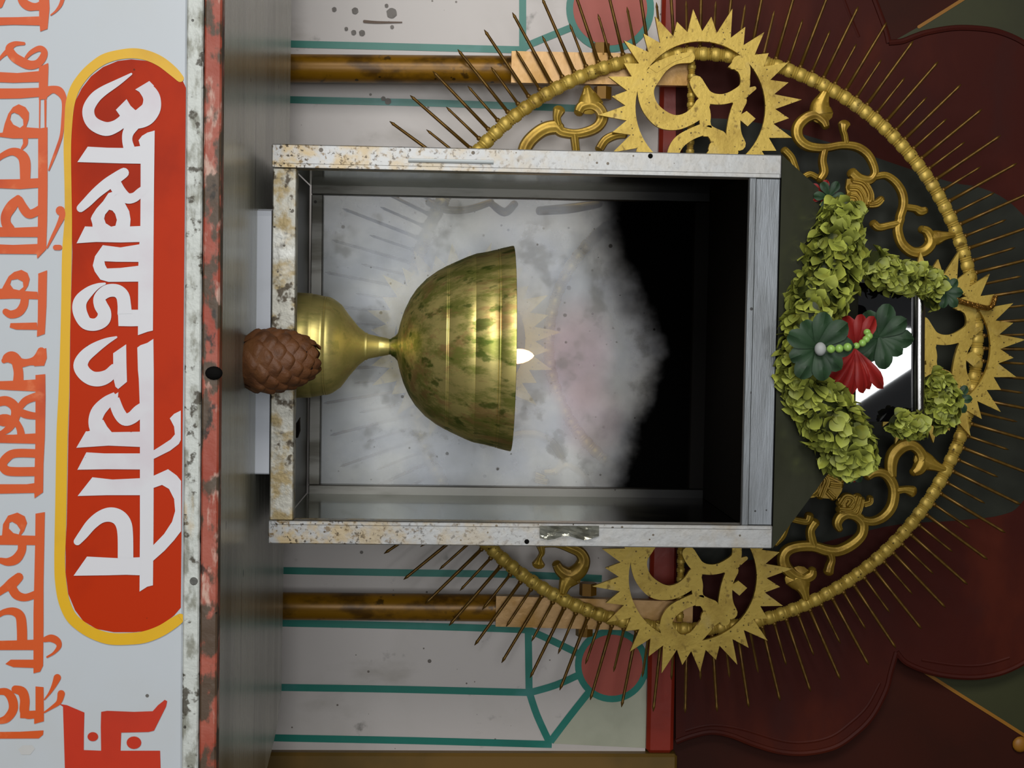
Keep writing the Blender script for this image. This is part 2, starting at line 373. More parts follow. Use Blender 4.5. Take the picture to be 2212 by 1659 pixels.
def back_glass():
    m, N, L, P = nodes('hazy sooted back glass')
    tc = N.new('ShaderNodeTexCoord'); sx = N.new('ShaderNodeSeparateXYZ'); L.new(tc.outputs['Object'], sx.inputs[0])
    def mth(op, a, b, c=None):
        n = N.new('ShaderNodeMath'); n.operation = op
        for i, q in enumerate((a, b, c)):
            if q is None: continue
            if hasattr(q, 'is_linked'): L.new(q, n.inputs[i])
            else: n.inputs[i].default_value = q
        return n.outputs[0]
    def blob(x, z, rx, rz):
        a = mth('MULTIPLY', mth('SUBTRACT', sx.outputs[0], x), 1/rx); b = mth('MULTIPLY', mth('SUBTRACT', sx.outputs[2], z), 1/rz)
        d = mth('ADD', mth('MULTIPLY', a, a), mth('MULTIPLY', b, b))
        r = N.new('ShaderNodeMapRange'); r.inputs[1].default_value = 1; r.inputs[2].default_value = 0; r.interpolation_type = 'SMOOTHSTEP'
        L.new(d, r.inputs[0]); return r.outputs[0]
    film = mix(N, L, noise_mask(N, L, 16, .35, .7, 6, U1, 2), S(206,209,216), S(232,232,230))
    film = mix(N, L, mul(N, L, noise_mask(N, L, 9, .5, .7, 5, U1, 6), .5), film, S(176,176,174))
    film = mix(N, L, mul(N, L, blob(.01, .275, .07, .045), .55), film, S(196,150,166))
    film = mix(N, L, mul(N, L, blob(.075, .29, .05, .04), .4), film, S(190,140,150))
    film = mix(N, L, mul(N, L, spots(N, L, 70, .16, 3), .9), film, S(60,48,40))
    film = mix(N, L, mul(N, L, noise_mask(N, L, 30, .56, .68, 6, U1, 15), .45), film, S(120,118,112))
    film = mix(N, L, mul(N, L, spots(N, L, 120, .15, 8), .7), film, S(90,78,66))
    # soot: a stain that thickens towards the top with a ragged lower edge, dipping at the corners
    zz = mth('ADD', sx.outputs[2], mth('MULTIPLY', mth('ABSOLUTE', mth('ADD', sx.outputs[0], -.01), None), .30))
    zz = mth('ADD', zz, mth('MULTIPLY', noise_mask(N, L, 10, .2, .8, 5, U1, 4), .035))
    so = N.new('ShaderNodeMapRange'); so.inputs[1].default_value = .315; so.inputs[2].default_value = .385; so.interpolation_type = 'SMOOTHSTEP'
    L.new(zz, so.inputs[0])
    dif = mix(N, L, so.outputs[0], film, S(4,4,4))
    L.new(dif, P.inputs['Base Color']); P.inputs['Roughness'].default_value = .42; P.inputs['Specular IOR Level'].default_value = .3
    L.new(mth('MULTIPLY_ADD', so.outputs[0], -.72, .72), P.inputs['Metallic'])
    L.new(mth('MULTIPLY_ADD', so.outputs[0], -.3, .3), P.inputs['Specular IOR Level'])
    tr = N.new('ShaderNodeBsdfTransparent'); tr.inputs[0].default_value = (.93,.95,.94,1)
    k = mth('MULTIPLY_ADD', noise_mask(N, L, 12, .3, .7, 5, U1, 9), .18, .18)
    k = mth('MAXIMUM', k, so.outputs[0])
    k = mth('MINIMUM', k, 1.0)
    mx = N.new('ShaderNodeMixShader'); L.new(k, mx.inputs[0]); L.new(tr.outputs[0], mx.inputs[1]); L.new(P.outputs[0], mx.inputs[2])
    L.new(mx.outputs[0], N['Material Output'].inputs[0])
    return m
M_bglass = back_glass()
def emit(name, col, st):
    m, N, L, P = nodes(name); P.inputs['Base Color'].default_value = (0,0,0,1)
    P.inputs['Emission Color'].default_value = col; P.inputs['Emission Strength'].default_value = st
    return m
M_flame, N_, L_n, P_n = nodes('oil flame')
P_n.inputs['Base Color'].default_value = (0,0,0,1)
lw = N_.new('ShaderNodeLayerWeight'); lw.inputs[0].default_value = .35
L_n.new(mix(N_, L_n, lw.outputs['Facing'], (1.0, .80, .50, 1), (1.0, .30, .06, 1)), P_n.inputs['Emission Color'])
P_n.inputs['Emission Strength'].default_value = 6
M_win = emit('added window pane', (.95, .98, 1, 1), 26)  # glow of the unseen window added to be mirrored in the flue

# ================================================================== SETTING
YW = .40                       # plane of the painted wall
on = lambda y: (lambda u, v: py(u, v, y))
wall = struct(mesh('wall_back', MB().box(-.85, .449, YW, YW+.012, -.6, .366), M_wall))
gg = MB().fill([[(1188,1606),(1195,1592),(1280,1488),(1322,1512),(1396,1470),(1396,1616)]], on(YW-.0003)); mesh('grey_paint_patch', gg, M_wallg, wall)
def line(pts, w2=7.6): return MB().stroke([(a, b, w2) for a, b in pts], on(YW-.0006), n=4, cap=False)
LINES = [
 [(560,92),(632,95),(831,100),(1103,107),(1129,107)], [(1129,-400),(1129,-40),(1129,112)], [(1129,107),(1147,95),(1240,57)],
 [(560,213),(632,215.5),(947,223),(1164,231),(1300,236)],
 [(560,1231),(612,1232.5),(849,1237),(1110,1241),(1300,1250)], [(560,1345),(612,1346),(849,1351),(1052,1357),(1150,1361)],
 [(560,1484),(612,1485),(860,1489),(1145,1496)], [(560,1592),(603,1594),(900,1600),(1192,1608)],
 [(1141,1358),(1142,1420),(1143,1496)], [(1143,1494),(1160,1545),(1188,1606)], [(1145,1362),(1195,1385),(1254,1414)],
 [(1145,1496),(1200,1480),(1252,1457)], [(1189,1602),(1230,1548),(1276,1490)]]
for i_l, l in enumerate(LINES):
    lm = line(l)
    for v in lm.v: v.y -= i_l*2e-5
    mesh('teal_line', lm, M_teal, wall)
for (cu, cv, r1, r2) in ((1322,1437,66,80), (1318,18,80,95)):
    c = [(cu+r2*math.cos(a), cv+r2*math.sin(a)) for a in [2*PI*k/48 for k in range(48)]]
    mesh('teal_ring', MB().fill([c], on(YW-.0009)), M_teal, wall)
    c = [(cu+r1*math.cos(a), cv+r1*math.sin(a)) for a in [2*PI*k/48 for k in range(48)]]
    mesh('red_roundel', MB().fill([c], on(YW-.0012)), M_round, wall)
struct(mesh('trim_1', MB().bevel_box(.449, .60, YW-.012, YW+.012, -.6, .40, .003), M_trim))
struct(mesh('trim_2', MB().bevel_box(-.85, .4488, YW-.010, YW+.0119, .3661, .396, .004), M_red))
# cusped arch panel in maroon relief over a dark spandrel
arch_lo = [(1460,1602),(1492,1590),(1535,1581),(1578,1588),(1630,1608),(1688,1624),(1745,1626),(1803,1613),(1847,1584),(1884,1546),(1913,1491),(1924,1450),(1936,1408)]
arch_lo2 = [(1936,1408),(1957,1431),(2006,1451),(2064,1461),(2122,1461),(2180,1446),(2240,1410),(2300,1350),(2330,1250)]
arch_hi = [(1460,-170),(1535,-168),(1630,-180),(1745,-170),(1830,-100),(1875,-30),(1902,35),(1914,70),(1919,93)]
arch_hi2 = [(1919,93),(1948,90),(1977,79),(2006,70),(2064,61),(2122,63),(2165,72),(2212,94),(2270,140),(2320,230)]
sm = lambda l: [(a, b) for a, b, in smooth_line(l, 5)]
loop = sm(arch_lo)+sm(arch_lo2)[1:]+[(2360,1000),(2365,740),(2350,500)]+sm(arch_hi2)[::-1]+sm(arch_hi)[::-1][1:]
YA = YW-.012
arch = struct(mesh('wall_arch', MB().fill([loop], on(YA), on(YW+.012)), M_maroon))
M_mould = paint('grey mould', S(132,126,120), .6, 0, [(S(96,90,84), 60, .45, .65, .7, U1, 2)])
for (u, v, r) in ((846,28,11),(767,23,7),(764,70,5.5),(782,71,6.5),(835,12,4),(722,20,5),(748,62,4),(847,58,4),(838,219,7),(828,213,5)):
    mesh('mould_spot', MB().fill([[(u+r*math.cos(k*PI/8)*(1+.12*math.sin(k*2.3)), v+r*math.sin(k*PI/8)) for k in range(16)]], on(YW-.0015)), M_mould, wall)
mesh('brown_smear', MB().stroke([(787,46,3),(815,48,2.6),(868,48,1.2)], on(YW-.0015)), paint('brown smear', S(112,92,76), .6), wall)
for ed in (arch_lo, arch_lo2, arch_hi, arch_hi2):
    q = sm(ed); mesh('raised_rim', MB().tube([py(u, v, YA+.001) for u, v in q], .0035, 8), M_maroon, arch, True)
for ed in ([(1480,1578),(1535,1566),(1600,1574),(1690,1600),(1745,1602),(1795,1590),(1835,1562),(1872,1526),(1900,1475)], [(1815,-20),(1838,40),(1855,80)], [(1990,1425),(2060,1436),(2122,1436),(2180,1420)]):
    q = sm(ed); mesh('inner_rim', MB().tube([py(u, v, YA+.0012) for u, v in q], .0022, 8), M_maroon, arch, True)
mesh('grey_backing', MB().fill([sm([(1475,255),(1620,262),(1800,310),(2035,388),(2113,404),(2168,428),(2215,470),(2290,560),(2320,740),(2290,960),(2212,1080),(2165,1112),(2060,1125),(1910,1138),(1650,1205),(1475,1225)])], on(YA-.0004)), M_ash, arch)
sp_ = struct(mesh('wall_spandrel', MB().box(-.85, .85, YW+.0121, YW+.06, .32, 1.2), M_spand))
for tri in ([(1936,1410),(2212,1590),(2420,1725),(2420,1300),(2200,1400),(2000,1440)], [(1919,95),(2000,49),(2078,0),(2330,-160),(2400,200),(2100,100)]):
    mesh('olive_panel', MB().fill([tri], on(YW+.0114)), M_grn, sp_)
for l in ([(1936,1412),(2060,1492),(2212,1588),(2420,1724)], [(1985,58),(2078,0),(2330,-160)]):
    mesh('ochre_line', MB().stroke([(a, b, 3.5) for a, b in l], on(YW+.0108), n=4), M_ochl, sp_)
mesh('painted_stud', MB().ball(py(2204,1608,YW+.008), .009, 12, 8, (1,.5,1)), M_ochl, sp_, True)
struct(mesh('floor', MB().box(-3, 3, -3.4, .6, -.66, -.6), M_ceil))
struct(mesh('shade_canopy', MB().box(-.9, .9, -.55, .5, .86, .90), M_ceil))  # unseen canopy, added overhead to shade the upper wall and halo
struct(mesh('wall_left', MB().box(-.9, -.85, -.10, .5, -.6, .86), M_ceil))
struct(mesh('wall_right', MB().box(.85, .9, -.10, .5, -.6, .86), M_ceil))
# unseen window behind the visitor, added and shaped for its white reflection in the flue
win = MB().fill([[(-.03,1.40),(.02,1.33),(.17,1.33),(.212,1.39),(.10,1.555),(-.02,1.56)]], lambda x, z: Vector((x, -3.0, z)), lambda x, z: Vector((x, -3.02, z)))
struct(mesh('added_window', win, M_win))

# ================================================================== SHELF AND SIGN
ZSH, YF = -.0115, -.183
sh = thing('metal_shelf', (0, YF, ZSH), 'dull grey metal ledge with worn salmon front edge, under the lamp house', 'shelf')
back = [(-.8,.236),(-.2364,.231),(.1,.219),(.30,.209),(.337,.207)]+[tuple(pz(u, v, ZSH)[:2]) for u, v in ((600,1560),(592,1600),(577,1659))]+[(.42,.10),(.46,-.02),(.5,YF),(-.8,YF)]
mesh('top_sheet', MB().fill([back], lambda x, y: Vector((x, y, ZSH)), lambda x, y: Vector((x, y, ZSH-.004))), M_shelf, sh)
mesh('painted_edge', MB().bevel_box(-.8, .5, YF-.0015, YF+.012, ZSH-.0108, ZSH+.0006, .0012), M_salmon, sh)
mesh('angle_strip', MB().bevel_box(-.8, .5, YF-.003, YF+.008, ZSH-.0222, ZSH-.0114, .001), M_chip, sh)
YS = YF-.001
sg = thing('sign_board', (0, YS, -.3), 'white board lettered in orange and white with yellow-rimmed red panel, below the ledge', 'sign')
mesh('panel', MB().bevel_box(-.8, .8, YS, YS+.012, -.598, ZSH-.0226, .001), M_sign, sg)
L1, L2, L3 = on(YS-.0003), on(YS-.0006), on(YS-.0009)
A = lambda p: Z(0, 0, p)
B = lambda p: Z(0, 400, p)
C_ = lambda p: Z(0, 800, p)
D = lambda p: Z(0, 1179, p)
top = 401
pill = A([(1388,655),(1365,605),(1290,540),(1200,490),(1100,455),(980,443),(880,455),(770,500),(680,570),(610,660),(560,760),(540,900),(530,1100),(535,1659)])+B([(540,500),(535,700),(525,1100)])+C_([(520,200),(510,500),(505,800),(498,1150)])+D([(490,0),(490,200),(510,360),(560,480),(620,560),(720,620),(850,645),(1000,645),(1100,635),(1200,595),(1300,520),(1350,462)])
mesh('red_panel', MB().fill([pill], L1), M_orange, sg)
rim = A([(1345,585,28),(1290,530,36),(1200,460,38),(1100,415,38),(1000,398,38),(890,408,36),(780,440,38),(690,500,36),(620,570,36),(560,660,36),(525,770,34),(512,900,30),(503,1100,28),(508,1400,26)])+B([(510,250,28),(500,500,36),(495,800,36),(487,1150,36)])+C_([(478,150,40),(465,450,42),(460,700,42),(455,1000,42),(450,1250,42)])+D([(446,100,40),(452,250,42),(475,400,42),(525,520,42),(600,595,42),(700,655,42),(820,692,44),(960,694,44),(1080,680,44),(1200,635,42),(1300,572,40),(1345,540,34)])
mesh('yellow_rim', MB().stroke(rim, L2), M_yellow, sg)
# --- the large white words, one mesh per word
wa = MB(); P3 = L3
wa.stroke(A([(980,552,8),(880,615,24),(770,680,36),(705,735,42),(662,810,44),(668,880,46),(710,932,50),(790,963,52),(860,945,46),(915,905,42),(945,860,38)]), P3)
wa.fill([A([(945,740),(975,790),(1010,822),(1060,830),(1060,880),(985,960),(900,960),(900,870),(865,820)])], P3)
wa.stroke(A([(1075,650,50),(1118,700,60),(1135,750,66),(1125,815,72),(1075,870,76),(1000,898,62),(945,870,42)]), P3, cap=False)
wa.fill([A([(1010,668),(1115,605),(1150,640),(1080,710)])], P3)
wa.stroke(A([(1005,925,45),(960,985,42),(950,1045,38),(965,1110,42)]), P3, cap=False)
wa.fill([A([(655,1095),(800,1103),(930,1105),(1050,1090),(1050,1222),(900,1220),(578,1210)])], P3)
wa.fill([B([(1035,-335),(1060,-368),(1100,-392),(1155,-408),(1150,0),(1146,500),(1142,1085),(1100,1095),(1030,1120),(1033,600),(1048,300),(1050,0),(1050,-280)])], P3)
wa.stroke(B([(925,-92,38),(880,-62,42),(800,-7,44),(720,58,40),(650,128,36),(602,172,30)]), P3)
wa.stroke(B([(850,-25,48),(895,50,46),(950,97,40),(1005,90,36),(1050,52,33),(1095,20,30)]), P3, cap=False)
wa.fill([B([(810,60),(770,120),(720,175),(688,225),(678,250),(690,290),(692,320),(970,320),(975,255),(965,195),(930,130),(905,90),(870,40)]), B([(815,183),(785,220),(778,250),(790,285),(830,310),(862,303),(873,260),(860,215),(840,190)])], P3)
wa.fill([B([(635,308),(800,315),(1050,305),(1048,424),(900,428),(720,424),(572,434)])], P3)
wa.fill([B([(768,448),(900,465),(1050,440),(1050,720),(810,722),(750,705),(708,645),(693,600),(710,530)]), B([(780,568),(870,572),(1034,573),(1034,602),(900,618),(800,622),(785,595)])], P3)
wa.stroke(B([(783,735,8),(730,752,20),(670,790,36),(610,850,48),(592,905,52),(605,970,52),(645,1030,48),(715,1040,46),(770,1005,52),(780,950,50),(752,895,50),(745,840,44),(800,792,48),(870,788,48),(915,825,50),(928,890,50),(932,960,54)]), P3)
wa.fill([B([(880,935),(975,930),(1045,930),(1045,1052),(980,1054),(885,1052)])], P3)
mesh('white_lettering', wa, M_wlet, sg)
wb = MB()
wb.stroke(B([(868,1135,8),(790,1168,26),(700,1222,42),(630,1282,48),(602,1345,54),(628,1402,54),(685,1442,54),(750,1446,54),(810,1420,48),(850,1370,36)]), P3)
wb.fill([B([(845,1255),(942,1188),(944,1330),(948,1468),(882,1522),(862,1505),(846,1440)])], P3)
wb.fill([C_([(1025,-170),(1050,-188),(1100,-205),(1145,-235),(1148,0),(1148,700),(1146,1200),(1142,1605),(1100,1615),(1042,1652),(1045,1200),(1045,500),(1045,300),(1036,60),(1030,0)])], P3)
wb.stroke(C_([(865,185,26),(800,235,44),(735,305,52),(712,380,52),(735,450,62)]), P3, cap=False)
wb.stroke(C_([(850,215,42),(885,310,46),(930,366,46),(985,354,46),(1040,305,48),(1095,262,40)]), P3, cap=False)
wb.fill([C_([(660,390),(664,425),(682,448),(640,460),(835,462),(800,420),(772,370)])], P3)
wb.fill([C_([(884,163),(800,215),(790,260),(880,215)])], P3)
wb.fill([C_([(642,455),(800,462),(1050,458),(1050,572),(810,562),(570,578)])], P3)
wb.fill([C_([(645,612),(780,620),(1050,620),(1050,740),(800,738),(578,742)])], P3)
wb.fill([C_([(1140,602),(1210,558),(1275,515),(1306,478),(1300,420),(1268,358),(1300,325),(1350,300),(1350,520),(1335,550),(1270,600),(1140,665)])], P3)
wb.fill([C_([(690,798),(840,815),(1050,805),(1050,932),(800,932),(580,938)])], P3)
wb.fill([C_([(1140,790),(1255,738),(1320,785),(1352,825),(1352,1200),(1300,1268),(1230,1345),(1140,1425),(1140,1310),(1225,1222),(1285,1130),(1308,1050),(1300,960),(1262,885),(1210,855),(1140,880)])], P3)
wb.stroke(C_([(578,1278,28),(622,1225,36),(682,1150,42),(750,1096,46),(820,1077,54),(882,1095,58),(922,1145,60),(936,1230,58),(938,1400,58)]), P3)
wb.fill([C_([(650,1390),(880,1402),(1050,1395),(1050,1530),(940,1526),(800,1530),(550,1533)])], P3)
mesh('white_lettering', wb, M_wlet, sg)
# --- verse line, one mesh per word
def glyphs(fr, strokes, polys):
    b = MB()
    for s_ in strokes: b.stroke(fr(s_), L2)
    for p_ in polys: b.fill([fr(q) for q in p_] if isinstance(p_[0], list) else [fr(p_)], L2)
    return b
g1 = glyphs(A, [[(150,-60,30),(170,10,32),(215,45,34),(270,50,28),(320,40,40)], [(475,-40,16),(455,30,14),(420,80,9),(380,112,5)], [(30,-30,20),(0,40,20)]],
 [[(290,-160),(360,-160),(370,60),(355,215),(300,235),(292,120)], [(-60,130),(130,128),(300,122),(300,190),(100,185),(-60,192)]])
mesh('orange_lettering', g1, M_verse, sg)
g2 = glyphs(A, [[(178,325,12),(110,328,20),(70,362,30),(100,420,34),(160,460,36),(220,485,34),(280,475,30),(320,430,28),(330,385,24),(295,362,22),(235,390,18),(195,430,12)], [(60,380,22),(20,415,14),(-10,450,8)],
  [(330,690,42),(390,668,28),(440,680,32),(472,725,24),(477,780,15),(470,900,13),(458,1010,12),(430,1100,12),(400,1180,11),(365,1270,6)],
  [(190,1040,20),(188,1075,17),(165,1108,10)], [(-30,1200,18),(20,1160,22),(90,1132,28),(150,1150,36),(185,1205,42),(188,1335,38)]],
 [[(290,500),(360,470),(362,500),(357,650),(350,740),(290,745)], [(-60,535),(130,545),(300,530),(300,612),(100,618),(-60,612)], [(-60,660),(150,660),(300,655),(300,722),(150,735),(-60,738)],
  [(292,745),(303,745),(300,955),(291,955)], [(330,745),(348,745),(345,955),(333,955)],
  [[(-60,1000),(20,990),(35,925),(62,850),(97,800),(140,778),(190,800),(217,840),(215,890),(195,950),(300,958),(300,1032),(100,1034),(-60,1014)], [(85,850),(75,890),(100,930),(150,955),(175,935),(172,890),(140,855),(105,840)]],
  [(285,960),(355,950),(355,1400),(352,1659),(345,1862),(280,1930),(278,1900),(283,1659),(285,1400)], [(-60,1340),(130,1338),(300,1330),(300,1400),(150,1412),(-60,1402)]])
for s_ in ([(135,95,22),(92,150,40),(48,220,38),(45,280,36),(72,330,40)], [(145,110,28),(175,170,34),(212,213,34),(252,208,32),(310,175,32)], [(352,468,6),(390,390,12),(430,310,15),(462,240,22),(465,205,24)], [(450,190,34),(452,192,34)], [(415,465,20),(445,465,20)]): g2.stroke(B(s_), L2)
for p_ in ([(-60,310),(100,318),(300,310),(300,388),(-60,386)], [(-60,440),(100,446),(300,438),(345,478),(278,545),(275,515),(-60,512)]): g2.fill([B(p_)], L2)
mesh('orange_lettering', g2, M_verse, sg)
g3 = glyphs(B, [[(185,850,30),(175,900,32),(140,948,32),(82,965,30),(42,945,24)]],
 [[(285,660),(352,635),(347,900),(335,1110),(275,1132),(282,1000)], [[(-60,780),(15,772),(40,725),(65,680),(105,648),(160,632),(205,655),(222,700),(210,750),(185,790),(280,796),(285,852),(100,847),(-60,852)], [(85,708),(75,740),(100,775),(145,785),(175,760),(170,720),(130,700)]],
  [(78,1030),(275,1025),(280,1080),(120,1078),(72,1062)]])
mesh('orange_lettering', g3, M_verse, sg)
g4 = glyphs(B, [[(308,1240,30),(285,1300,42),(220,1320,26),(150,1325,36),(95,1288,46),(55,1292,38),(30,1310,20)], [(125,1330,36),(138,1400,36),(135,1480,40)]],
 [[(275,1245),(345,1215),(350,1290),(330,1348),(255,1352)], [(-60,1465),(100,1460),(270,1450),(270,1540),(100,1532),(-60,1522)]])
for s_ in ([(-30,240,34),(45,228,36),(105,265,36),(118,330,36),(75,420,30),(20,465,20),(-40,480,16)], [(20,372,45),(50,372,45)], [(140,285,24),(185,232,28),(240,205,30),(300,192,36)], [(130,300,26),(190,328,30),(260,340,26),(300,335,28)], [(120,380,22),(150,440,26),(160,500,30)],
   [(270,620,32),(110,620,32),(45,658,34),(20,705,32),(45,745,34),(110,756,34),(270,755,34)]): g4.stroke(C_(s_), L2)
for p_ in ([(265,35),(338,28),(340,200),(335,500),(325,700),(322,910),(258,955),(255,900),(265,500)], [(-60,480),(100,480),(275,470),(275,548),(-60,540)], [(-60,850),(200,850),(270,840),(265,915),(-60,922)]): g4.fill([C_(p_)], L2)
mesh('orange_lettering', g4, M_verse, sg)
g5 = glyphs(C_, [[(165,1300,32),(160,1350,32),(120,1408,36),(60,1430,30),(5,1420,22)]],
 [[[(-60,1240),(15,1232),(22,1150),(60,1085),(130,1062),(185,1090),(202,1140),(180,1200),(155,1232),(265,1235),(265,1305),(-60,1302)], [(70,1138),(65,1180),(100,1215),(140,1225),(152,1190),(125,1150),(90,1130)]]])
for s_ in ([(140,235,34),(90,280,40),(30,322,28),(-40,372,22)], [(85,305,34),(122,365,34),(190,386,28),(270,360,28)], [(-30,530,18),(30,495,22),(100,490,30),(150,525,36),(163,610,38),(165,720,38)], [(335,700,20),(382,690,28),(428,712,26),(440,752,18),(402,800,10),(352,830,7)]): g5.stroke(D(s_), L2)
for p_ in ([(265,-240),(335,-252),(325,300),(325,600),(322,895),(300,940),(250,952),(250,500),(262,0)], [(-60,710),(130,706),(265,700),(250,778),(-60,778)], [(40,882),(80,850),(260,850),(260,912),(100,906)]): g5.fill([D(p_)], L2)
mesh('orange_lettering', g5, M_verse, sg)
g6 = glyphs(D, [[(-40,1095,20),(40,1090,28),(88,1140,34),(98,1220,34),(50,1290,30),(-20,1312,20)], [(115,1072,30),(165,1090,36),(185,1150,36),(182,1230,36),(205,1262,30),(260,1260,28)], [(332,1148,5),(370,1100,10),(402,1045,18),(428,985,28)], [(332,1243,6),(390,1205,12),(440,1165,20),(457,1105,28)]],
 [[(265,1050),(325,1055),(328,1310),(255,1330),(255,1290),(150,1286),(150,1235),(265,1230)], [(-60,1390),(150,1388),(325,1378),(322,1410),(290,1438),(-60,1440)]])
mesh('orange_lettering', g6, M_verse, sg)
half = [(470,1200),(440,1180),(500,1190),(630,1245),(626,1400),(625,1525),(755,1530),(752,1350),(755,1240),(800,1232),(1000,1240),(1140,1235),(1180,1190),(1230,1150),(1248,1160),(1240,1200),(1150,1380),(1110,1390),(905,1395),(900,1530),(1195,1530)]
sw = MB().fill([D(half+[(1680-x, 3220-y) for x, y in half])], L2)
for (x, y, r) in ((693,1425,40),(1000,1470,55)):
    for q in ((x, y), (1680-x, 3220-y)):
        sw.fill([D([(q[0]+r*math.cos(2*PI*k/20), q[1]+r*.85*math.sin(2*PI*k/20)) for k in range(20)])], L2)
mesh('swastika', sw, M_swas, sg)
# smudges on the board
mesh('grey_smudge', MB().fill([D([(135,1520),(170,1490),(240,1488),(262,1515),(225,1560),(160,1560)])], L1), paint('grey smudge', S(190,190,188), .5), sg)
sl = tag(mesh('burnt_lump', MB().ball(py(462,806,YF-.002), .0042, 12, 8, (1.1,.6,1.4)), M_sootmetal, None, True, origin=py(462,806,YF-.004)), 'small black burnt lump stuck on the salmon edge below the pine cone', 'burnt lump')

# ================================================================== SLAB AND LAMP HOUSE
pl = MB(); x0, x1 = -.109, .1045
pl.fill([[(x0+.002,.004),(x0+.006,.0045),(x1-.001,.004),(x1,.005),(x1,.20),(x0,.20),(x0,.012)]], lambda x, y: Vector((x, y, -.0002)), lambda x, y: Vector((x, y, ZSH)))
tag(mesh('white_slab', pl, M_plinth, None, origin=(0,.1,ZSH)), 'thin white slab under the lamp house, its bright front edge behind the pine cone', 'slab')
H, Dp, W = .4095, .305, .160
cab = thing('lamp_house', (0, .15, 0), 'aluminium-framed glass lamp house with sooted back and metal roof around the brass lamp', 'lamp house')
B_ = .0188
mesh('frame_bar', MB().bevel_box(-W, -W+B_, 0, .017, 0, H, .0008).bevel_box(-W+B_*.8, -W+B_, -.0006, .004, .002, H-.001, .0005), M_alu, cab)
mesh('frame_bar', MB().bevel_box(W-B_, W, 0, .017, 0, H, .0008).bevel_box(W-B_, W-B_*.82, -.0006, .004, .002, H-.001, .0005), M_alu, cab)
mesh('frame_bar', MB().bevel_box(-W+B_+.0001, W-B_-.0001, .0006, .016, .001, .0198, .0008), M_alud, cab)
tb = MB().bevel_box(-W+B_+.0001, W-B_-.0001, .0006, .016, H-.0225, H-.0004, .0008).bevel_box(-W+B_, W-B_, -.0008, .004, H-.0262, H-.0200, .0008)
mesh('frame_bar', tb, M_alub, cab)
for sx in (-1, 1):                               # rear posts
    a, b = sorted((sx*W, sx*(W-.0145)))
    mesh('rear_post', MB().bevel_box(a, b, Dp-.016, Dp, .004, H-.003, .0008), M_dkalu, cab)
    a, b = sorted((sx*(W-.003), sx*(W-.0055)))
    mesh('side_glass', MB().box(a, b, .0172, Dp-.0162, .003, H-.004), M_glass, cab)
mesh('rear_rail', MB().bevel_box(-W+.0146, W-.0146, Dp-.016, Dp-.001, .004, .0155, .0008), M_dkalu, cab)
mesh('rear_rail', MB().bevel_box(-W+.0146, W-.0146, Dp-.016, Dp-.001, H-.020, H-.004, .0008), M_sootmetal, cab)
mesh('back_glass', MB().box(-W+.0146, W-.0146, Dp-.005, Dp-.0025, .0157, H-.0202), M_bglass, cab)
mesh('floor_plate', MB().bevel_box(-W+.006, W-.006, .0172, Dp-.0165, .0003, .0024, .0005), paint('grimy floor sheet', S(58,56,48), .35, .3, [(S(24,24,20), 20, .45, .6, .8, U1, 3)]), cab)
mesh('top_plate', MB().box(-W+.006, W-.006, .0172, Dp-.0165, H-.006, H-.0036), M_sootmetal, cab)
# roof: shallow hipped sheet, then a steeper hip up to the square flue
def frustum(mb, a, b):
    V = [(a[0],a[2],a[4]),(a[1],a[2],a[4]),(a[1],a[3],a[4]),(a[0],a[3],a[4]),(b[0],b[2],b[4]),(b[1],b[2],b[4]),(b[1],b[3],b[4]),(b[0],b[3],b[4])]
    return mb.add(V, [(0,1,5,4),(1,2,6,5),(2,3,7,6),(3,0,4,7)])
rf = frustum(MB(), (-W,W,.0,Dp,H+.0002), (-.124,.100,.030,.275,.463))
frustum(rf, (-.124,.100,.030,.275,.463), (-.061,.061,.0855,.215,.500)); mesh('roof', rf, M_roof, cab)
du = MB().box(-.0608, .0604, .085, .215, .492, .5515)
fl = mesh('flue', du, M_duct, cab)
rm = [(-.0600,.20,.5530),(-.0612,.12,.5530),(-.0614,.092,.5528),(-.0600,.085,.5525),(-.057,.0835,.5525),(0,.0835,.5538),(.056,.0835,.5556),(.0594,.0845,.5556),(.0606,.091,.5556),(.0606,.12,.5550),(.0600,.20,.5540)]
mesh('flue_rim', MB().tube(smooth_line(rm, 5), .0053, 14), M_steel, fl, True)
# latch strip, tape, screw
q0, q1 = py(882,346,-.001), py(1066,350,-.001)
mesh('latch_rod', MB().tube([q0, q1], .0016, 8), paint('bright zinc rod', S(206,212,212), .3, .2), cab, True)
for u, v in ((1405,333+4), (1158-20,1170)):
    mesh('rivet', MB().ball(py(u, v, -.0002), .0020, 10, 6, (1,.4,1)), M_sootmetal, cab, True)
tp = MB(); gp = []
for i in range(9):
    for j in range(5):
        u = 1166+i*16; v = 1136+j*(6.5+1.2*math.sin(i*1.3)); gp.append(py(u, v, -.0016-.0022*abs(math.sin(i*1.1+j*.9))))
tp.add(gp, [(i*5+j, i*5+j+1, (i+1)*5+j+1, (i+1)*5+j) for i in range(8) for j in range(4)])
mesh('peeling_tape', tp, M_foil, cab, recalc=False)
lf = MB(); a0 = pz(640,985,.0026); pts = []
lfp = [(0,0),(.012,.006),(.03,.007),(.045,.003),(.052,.0),(.040,-.004),(.022,-.007),(.008,-.004)]
o0 = Vector((.062,.036,.0205))
lf.fill([lfp], lambda x, y: o0+Vector((x*.35+y, x*.9, .0006+.004*math.sin(x*60)-x*.28)), lambda x, y: o0+Vector((x*.35+y, x*.9, -.0002+.004*math.sin(x*60)-x*.28)))
tag(mesh('dried_leaf', lf, M_dleaf, None, origin=o0), 'dark shrivelled leaf lying inside the lamp house by its lower front bar', 'leaf')

